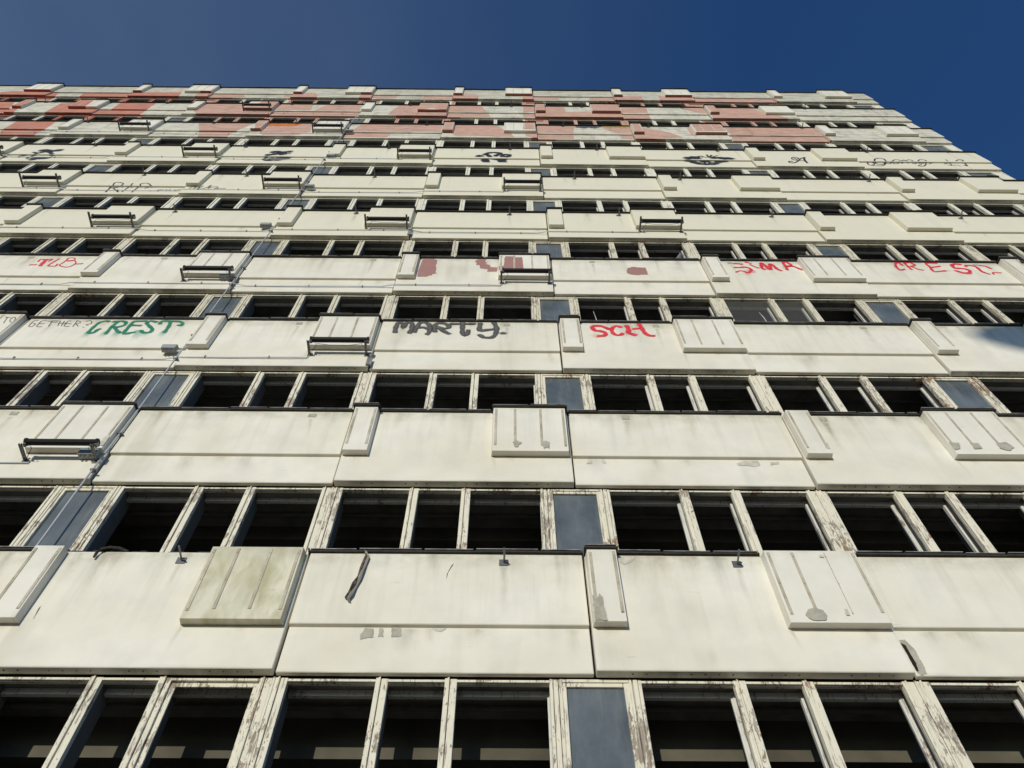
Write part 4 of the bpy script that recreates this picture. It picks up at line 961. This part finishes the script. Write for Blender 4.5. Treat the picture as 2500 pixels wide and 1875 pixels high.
# ---------------------------------------------------------------- the tower's body
XL = BMIN * W - 1; YB = 13.0
for r in range(-1, 12):
    zt = ZB[r]           # underside of panel band r = top of window band r-1
    top = 0.50 if r == 11 else 0.14
    mb = MB(); z = zt + 0.13
    if r <= 10:
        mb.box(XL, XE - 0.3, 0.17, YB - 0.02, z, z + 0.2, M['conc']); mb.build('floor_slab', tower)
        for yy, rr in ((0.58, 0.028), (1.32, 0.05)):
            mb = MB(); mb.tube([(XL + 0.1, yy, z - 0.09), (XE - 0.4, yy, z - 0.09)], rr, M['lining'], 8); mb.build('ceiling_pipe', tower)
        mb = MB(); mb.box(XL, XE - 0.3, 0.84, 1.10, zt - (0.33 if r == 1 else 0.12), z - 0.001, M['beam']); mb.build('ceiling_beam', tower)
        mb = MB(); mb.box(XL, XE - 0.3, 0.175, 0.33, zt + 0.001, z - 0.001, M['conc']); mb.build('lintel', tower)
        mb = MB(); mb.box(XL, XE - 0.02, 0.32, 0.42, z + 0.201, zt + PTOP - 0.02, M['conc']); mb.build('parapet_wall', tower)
for j in range(BMIN, 5, 2):
    mb = MB(); x = j * W
    for r in range(-2, 10):
        z0 = ZB[r] + 0.332; z1 = ZB[r + 1] + 0.128
        # cross wall with a doorway, so the daylight cuts a wedge on it
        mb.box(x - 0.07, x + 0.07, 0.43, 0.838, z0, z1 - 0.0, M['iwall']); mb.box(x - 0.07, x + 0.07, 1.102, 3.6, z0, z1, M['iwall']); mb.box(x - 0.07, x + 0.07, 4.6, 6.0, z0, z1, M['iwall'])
        mb.box(x - 0.16, x + 0.16, 0.151, 0.40, ZB[r] + PTOP - 0.05, ZB[r + 1] - 0.003, M['lining'])
    mb.build('cross_wall', tower)
mb = MB(); mb.box(XL, XE - 0.32, 6.0, 6.15, 0.02, ZB[10], M['iwall']); mb.build('corridor_wall', tower)
mb = MB(); mb.box(XE - 0.30, XE - 0.002, 0.17, YB, 0.02, ZB[10] + PTOP - 0.002, matrow(3)); mb.build('gable_wall', tower)
mb = MB(); mb.box(XL - 0.3, XL - 0.001, 0.10, YB, 0.02, ZB[10] + PTOP - 0.002, matrow(3)); mb.build('gable_wall', tower)
mb = MB(); mb.box(XL, XE - 0.301, YB - 0.018, YB + 0.2, 0.02, ZB[10] + PTOP - 0.002, matrow(3)); mb.build('rear_wall', tower)
mb = MB(); mb.box(XL, XE - 0.301, 0.43, YB - 0.02, ZB[10] + 0.9, ZB[10] + 1.1, M['bitumen']); mb.build('roof', tower)

# ---------------------------------------------------------------- things fixed to the facade
ORD = ['', 'first', 'second', 'third', 'fourth', 'fifth', 'sixth', 'seventh', 'eighth', 'ninth', 'tenth']
BAND = {1: 'lowest', 2: 'second', 3: 'third', 4: 'fourth', 5: 'fifth', 6: 'sixth', 7: 'seventh', 8: 'eighth', 9: 'ninth', 10: 'top'}
def bandname(r): return 'lowest panel band' if r == 1 else ('top panel band' if r == 10 else '%s panel band from bottom' % BAND[r])

def floodlight(J, r, label):
    """long tube floodlight on two perforated steel arms"""
    long_ = r >= 5; z = ZB[r] + 0.37; x0, x1 = J * W - 0.985, J * W - 0.085; yo = 0.0
    al = 0.35 if long_ else 0.25
    t = empty('floodlight', (x0 + 0.45, 0.0, z), label=label, cat='floodlight', group='tube floodlights on the panels')
    for x in (x0, x1):
        a_ = MB()
        a_.box(x - 0.018, x + 0.018, -al, -0.004, z, z + 0.006, M['steel']); a_.box(x - 0.018, x - 0.012, -al, -0.004, z + 0.0062, z + 0.032, M['steel']); a_.box(x + 0.012, x + 0.018, -al, -0.004, z + 0.0062, z + 0.032, M['steel'])
        k = -0.03
        while k > -al + 0.03:
            a_.box(x - 0.006, x + 0.006, k - 0.018, k, z - 0.0012, z - 0.0002, M['black']); k -= 0.045
        a_.box(x - 0.03, x + 0.05, -0.0038, -0.0006, z - 0.05, z + 0.06, M['steel'])
        a_.box(x + 0.02, x + 0.05, -0.235, -0.185, z + 0.034, z + 0.10, M['steel'])
        a_.build('arm', t)
    lamp = MB(); zc = z + 0.105; pts = []
    n = 10; prof = [(-0.215 + 0.046 * math.cos(q * 2 * math.pi / n + 0.3), zc + 0.042 * math.sin(q * 2 * math.pi / n + 0.3)) for q in range(n)]
    xa, xb = x0 + 0.03, x1 + 0.03
    vs = [(xa, p[0], p[1]) for p in prof] + [(xb, p[0], p[1]) for p in prof]
    lamp.add(vs, [(i, (i + 1) % n, n + (i + 1) % n, n + i) for i in range(n)] + [tuple(range(n))[::-1], tuple(range(n, 2 * n))], M['black'])
    lo = lamp.build('lamp_housing', t)
    for x in (xa, xb):
        e = MB(); vs = [(x - 0.014, -0.215 + (p[0] + 0.215) * 1.2, zc + (p[1] - zc) * 1.2) for p in prof] + [(x + 0.014, -0.215 + (p[0] + 0.215) * 1.2, zc + (p[1] - zc) * 1.2) for p in prof]
        e.add(vs, [(i, (i + 1) % n, n + (i + 1) % n, n + i) for i in range(n)] + [tuple(range(n))[::-1], tuple(range(n, 2 * n))], M['black']); e.build('end_cap', lo)
    c_ = MB(); c_.tube([(xa + 0.05, -0.20, zc - 0.04), (xa + 0.1, -0.18, zc - 0.085), (xa + 0.06, -0.12, z - 0.0), (xa + 0.01, -0.05, z + 0.02), (xa - 0.01, -0.012, z - 0.03)], 0.004, M['black'], 5)
    c_.build('wire', t); c_ = MB()
    c_.tube([(xb - 0.07, -0.20, zc - 0.04), (xb - 0.1, -0.18, zc - 0.075), (xb - 0.06, -0.14, z + 0.02), (xb - 0.03, -0.15, zc - 0.05)], 0.004, M['black'], 5)
    if r in (3, 5): c_.build('wire', t); c_ = MB(); c_.tube([(xa + 0.1, -0.18, zc - 0.06), (xa + 0.3, -0.16, zc - 0.075), (xb - 0.3, -0.16, zc - 0.078), (xb - 0.1, -0.18, zc - 0.06)], 0.004, M['black'], 5)
    c_.build('wire', t)
    return t
FL = [(2, (-1,)), (3, (0,)), (4, (-1, 1)), (5, (-2, 0, 2)), (6, (-3, -1, 1)), (7, (-4, -2, 0)), (8, (-3, -1)), (9, (-2,))]
for r, js in FL:
    shown = [j for j in js if not (r == 7 and j == -4)]
    for j in js:
        if r == 7 and j == -4: lb = 'tube floodlight cut off by the left edge, in ' + bandname(r)
        elif len(shown) == 1: lb = {2: 'tube floodlight beside the grey junction box in the second panel band', 3: 'black tube floodlight on steel arms just left of the MARTY graffiti', 9: 'small tube floodlight on the pink painted wall in ' + bandname(9)}[r]
        else:
            k = shown.index(j)
            pos = 'left' if k == 0 else ('right' if k == len(shown) - 1 else 'middle')
            lb = 'tube floodlight on steel arms, %s one in %s' % (pos, bandname(r))
            if r == 4 and j == 1: lb = 'black tube floodlight in front of the mauve painted patch and box cover'
        floodlight(j, r, lb)

for r, xs in PINS.items():
    for k, X in enumerate(xs):
        z = ZB[r] + 1.48 + {6: 0.02, 7: 0.06, 8: 0.07, 9: 0.08}.get(r, 0)
        lb = 'level steel pin on plate, %s from left in %s' % (ORD[k + 1], bandname(r))
        mb = MB(); q = 0.05
        s_ = rnd.uniform(-0.01, 0.01)
        mb.box(X - q, X + q, -0.008, -0.0008, z - q, z + q * 0.9, M['steel'])
        t = tag(mb.build('wall_pin', None), lb, 'bracket', 'steel pins along the panel tops')
        p_ = MB(); rr = 0.011 if r < 5 else 0.014
        p_.tube([(X + 0.004, -0.0085, z), (X + 0.004 + s_ * 0.5, -0.10, z + 0.004), (X + s_, -0.195, z + 0.012)], rr, M['steel'], 8)
        p_.tube([(X + 0.002, -0.03, z), (X + 0.05, -0.03, z - 0.004)], 0.008, M['steel'], 6)
        p_.build('pin', t)

# vertical conduit up the facade, with clips
mb = MB(); XR = -3.008
zt = ZB[9] - 0.02; zb = ZB[1] + 1.4
pts = []; z = zb
while z < zt:
    pts.append((XR + 0.004 * math.sin(z * 1.7), -0.032 + 0.004 * math.sin(z * 2.3), z)); z += 0.4
pts.append((XR, -0.03, zt))
mb.tube(pts, 0.0125, M['conduit'], 8)
cd = tag(mb.build('conduit_pipe', None), 'thin grey vertical conduit pipe crossing the blue panes at the left', 'pipe')
for r in range(2, 9):
    for h in (0.12, 0.95):
        q = MB(); q.box(XR - 0.03, XR + 0.045, -0.05, -0.001, ZB[r] + h, ZB[r] + h + 0.025, M['steel']); q.build('clip', cd)

JB = {2: -3.20, 3: -3.215, 4: -3.20, 5: -3.20, 6: -2.86, 7: -2.88, 8: -2.87}
for r, X in JB.items():
    z = ZB[r] + 0.40; mb = MB(); x0, x1 = X - 0.12, X + 0.12; yb = -0.0016; y0 = -0.095
    if isA(r, -1 if X > -3 else -2): pass
    vs = [(x0 + .01, y0, z + 0.0), (x1 - .01, y0, z + 0.0), (x1, y0 + 0.0, z + 0.12), (x0, y0 + 0.0, z + 0.12), (x0 + .01, yb, z + 0.0), (x1 - .01, yb, z + 0.0), (x1, yb, z + 0.15), (x0, yb, z + 0.15)]
    mb.add(vs, [(0, 1, 2, 3), (5, 4, 7, 6), (4, 5, 1, 0), (3, 2, 6, 7), (4, 0, 3, 7), (1, 5, 6, 2)], M['jbox'])
    side = 'left' if X < -3 else 'right'
    near = {2: 'beside the lowest floodlight', 3: 'below the green graffiti', 4: 'partly behind a floodlight arm', 5: 'above the red TLB row', 6: 'beside a floodlight', 7: 'under a narrow box cover', 8: 'beside the pink paint'}[r]
    t = tag(mb.build('junction_box', None, bevel=0.006), 'grey junction box %s, in the %s panel band' % (near, BAND[r]), 'junction box', 'junction boxes along the conduit')
    for gx in (-0.07, -0.02, 0.05):
        g_ = MB(); g_.tube([(X + gx, -0.07, z - 0.001), (X + gx, -0.07, z - 0.03)], 0.013, M['steel'], 7); g_.build('cable_gland', t)

CB = {2: (0.30, -9.0, -3.9), 3: (0.235, -12, -1.0), 4: (0.225, -12, 2.0), 5: (0.30, -15, 5.0), 6: (0.26, -15, 2.0), 7: (0.36, -18, -1.0), 8: (0.27, -18, -3.1), 9: (0.30, -7.0, -3.1)}
for r, (h, xa, xb) in CB.items():
    z = ZB[r] + h; mb = MB()
    yf = lambda X: (0.030 if isA(r, math.floor(X / W)) else -0.014)
    for off, wob in ((0.0, 0.0), (0.035, 1.0)):
        pts = []; x = xa
        while x < xb:
            b = math.floor(x / W); u = x - b * W
            yy = yf(x)
            if u < 0.1 or u > 2.9: yy = -0.014
            sag = -0.012 * abs(math.sin(x * 1.05 + wob)) if r in (3, 4) else 0
            pts.append((x, yy - wob * 0.002, z + off * (0.5 + 0.5 * math.sin(x * 0.45 + 1)) + sag)); x += 0.25
        pts.append((xb, -0.014, z + off * 0.5))
        if xb in (-1.0, 2.0, 5.0): pts.append((xb + 0.03, -0.015, z + 0.10))
        mb.tube(pts, 0.0075, M['conduit'], 5)
    t = tag(mb.build('cable', None), 'pair of thin grey level cables along %s' % bandname(r), 'cable', 'level cables along the panels')
    x = xa + 0.4
    while x < xb:
        q = MB(); q.box(x, x + 0.02, yf(x) - 0.012, yf(x) + 0.013, z - 0.012, z + 0.045, M['steel']); x += 1.0
        q.build('clip', t)

# torn felt strips
mb = MB()
pth = [(0.60, 1.64), (0.64, 1.56), (0.622, 1.45), (0.615, 1.33), (0.60, 1.22), (0.575, 1.10), (0.552, 0.98), (0.53, 0.91), (0.556, 0.885)]
mb.tube([(x, -0.035 + 0.012 * math.sin(i * 2), Z0 + h) for i, (x, h) in enumerate(pth)], [0.010, 0.019, 0.013, 0.021, 0.014, 0.023, 0.016, 0.024, 0.008], M['felt'], 6)
mb.tube([(x + 0.018, -0.03 - 0.01 * math.cos(i * 2), Z0 + h - 0.03) for i, (x, h) in enumerate(pth)], [0.01, 0.016, 0.02, 0.014, 0.02, 0.016, 0.02, 0.016, 0.006], M['conc'], 5)
tag(mb.build('torn_felt_strip', None), 'twisted dark strip of roofing felt hanging down the lowest panel band', 'felt strip')
mb = MB()
mb.tube([(-2.0, 0.02, Z0 + 1.635), (-2.1, -0.01, Z0 + 1.66), (-2.2, -0.03, Z0 + 1.655), (-2.27, -0.035, Z0 + 1.62), (-2.30, -0.035, Z0 + 1.55), (-2.302, -0.03, Z0 + 1.49)], [0.02, 0.022, 0.016, 0.02, 0.017, 0.012], M['bitumen'], 6)
tag(mb.build('torn_felt_strip', None), 'short curled end of black felt hooked over the crumbling panel top at lower left', 'felt strip')
# a slack wire and bracket dangling at the panel joint beside the third-band floodlight
for r, J, lb in ((3, 0, 'loose steel bracket stuck in the panel joint below MARTY'), (5, 0, 'loose steel bracket in the panel joint of the fifth panel band')):
    mb = MB(); z = ZB[r] + 0.02; x = J * W + 0.005
    mb.box(x - 0.05, x + 0.035, -0.035, 0.0, z + 0.22, z + 0.235, M['steel']); mb.box(x - 0.05, x + 0.03, -0.03, -0.002, z, z + 0.219, M['copmetal'])
    tag(mb.build('joint_bracket', None), lb, 'bracket')
# splinters standing in broken windows
def shard(X, r, h, dx, dh, lb):
    mb = MB(); z = ZB[r] + PTOP
    mb.tube([(X, 0.16, z + h), (X - dx * 0.3, 0.15, z + h + dh * 0.55), (X - dx, 0.14, z + h + dh)], [0.006, 0.007, 0.003], M['inner'], 5)
    tag(mb.build('wood_splinter', None), lb, 'splinter')
shard(3.72, 3, 0.05, 0.04, 0.75, 'thin pale splinter standing in the empty window above the SCH graffiti')
shard(6.72, 3, 0.35, 0.05, 0.45, 'thin pale curved splinter in the dusty window right of centre')

# ---------------------------------------------------------------- pigeons
def pigeon(X, Y, z, face, label):
    """one continuous body grown on a bent spine"""
    sp = [(-0.17, 0.055, 0.012, 0.03), (-0.11, 0.075, 0.028, 0.036), (-0.05, 0.095, 0.048, 0.052), (0.01, 0.115, 0.06, 0.062), (0.055, 0.145, 0.05, 0.055), (0.075, 0.185, 0.03, 0.032), (0.082, 0.215, 0.024, 0.024), (0.092, 0.235, 0.023, 0.024), (0.112, 0.238, 0.014, 0.014), (0.125, 0.234, 0.005, 0.005), (0.142, 0.228, 0.002, 0.002)]
    mb = MB(); n = 10; vs = []; fs = []
    c_, s_ = math.cos(face), math.sin(face)
    for i, (u, v, a_, b_) in enumerate(sp):
        p1 = sp[min(i + 1, len(sp) - 1)]; p0 = sp[max(i - 1, 0)]; tx, tz = p1[0] - p0[0], p1[1] - p0[1]; l = math.hypot(tx, tz); nx, nz = -tz / l, tx / l
        for k in range(n):
            t = 2 * math.pi * k / n; lu = u + nx * b_ * math.sin(t); lv = v + nz * b_ * math.sin(t); lw = a_ * math.cos(t)
            vs.append((X + lu * c_ - lw * s_, Y + lu * s_ + lw * c_, z + lv))
    for i in range(len(sp) - 1):
        for k in range(n): fs.append((i * n + k, i * n + (k + 1) % n, (i + 1) * n + (k + 1) % n, (i + 1) * n + k))
    fs.append(tuple(range(n))[::-1]); fs.append(tuple((len(sp) - 1) * n + k for k in range(n)))
    mb.add(vs, fs, M['pigeon'])
    for w_ in (-0.022, 0.022):
        mb.tube([(X - w_ * s_, Y + w_ * c_, z + 0.07), (X - w_ * s_, Y + w_ * c_, z + 0.004), (X + 0.03 * c_ - w_ * s_, Y + 0.03 * s_ + w_ * c_, z + 0.004)], 0.004, M['r'], 5)
    return tag(mb.build('pigeon', None, (X, Y, z), smooth=True), label, 'pigeon', 'pigeons on the ledges')
pigeon(5.60, 0.03, ZB[4] + PTOP + 0.035, math.radians(-60), 'grey pigeon sitting on the sill above the red SIMA graffiti, left side')
pigeon(-9.36, 0.03, ZB[6] + PTOP + 0.035, math.radians(-120), 'grey pigeon on the sill beside the upper left box cover')

# ---------------------------------------------------------------- added unseen post; its head shades the right edge of the third band
mx_, my_ = 11.15 - 0.30 * 46, -46.0
shade_post = empty('shadow_caster', (mx_, my_, 0), label='tall lamp mast with a round head standing on the square', cat='shadow caster')
mb = MB(); zh = Z0 + 2 * H + 1.15 + 0.205 * 46
mb.tube([(mx_, my_, 0), (mx_, my_, 8), (mx_, my_, zh - 0.5)], [0.20, 0.15, 0.09], M['steel'], 12); mb.build('shade_post', shade_post, (mx_, my_, 0))
mb = MB(); n = 20; prof = [(0.12, -0.62), (0.7, -0.45), (1.15, -0.1), (1.2, 0.1), (0.9, 0.42), (0.3, 0.6)]
vs = [(mx_ + r_ * math.cos(2 * math.pi * k / n), my_ + r_ * math.sin(2 * math.pi * k / n), zh + h_) for r_, h_ in prof for k in range(n)]
fs = [(i * n + k, i * n + (k + 1) % n, (i + 1) * n + (k + 1) % n, (i + 1) * n + k) for i in range(len(prof) - 1) for k in range(n)] + [tuple(range(n))[::-1], tuple((len(prof) - 1) * n + k for k in range(n))]
mb.add(vs, fs, M['steel']); mb.build('shade_head', shade_post, (mx_, my_, zh - 0.6))
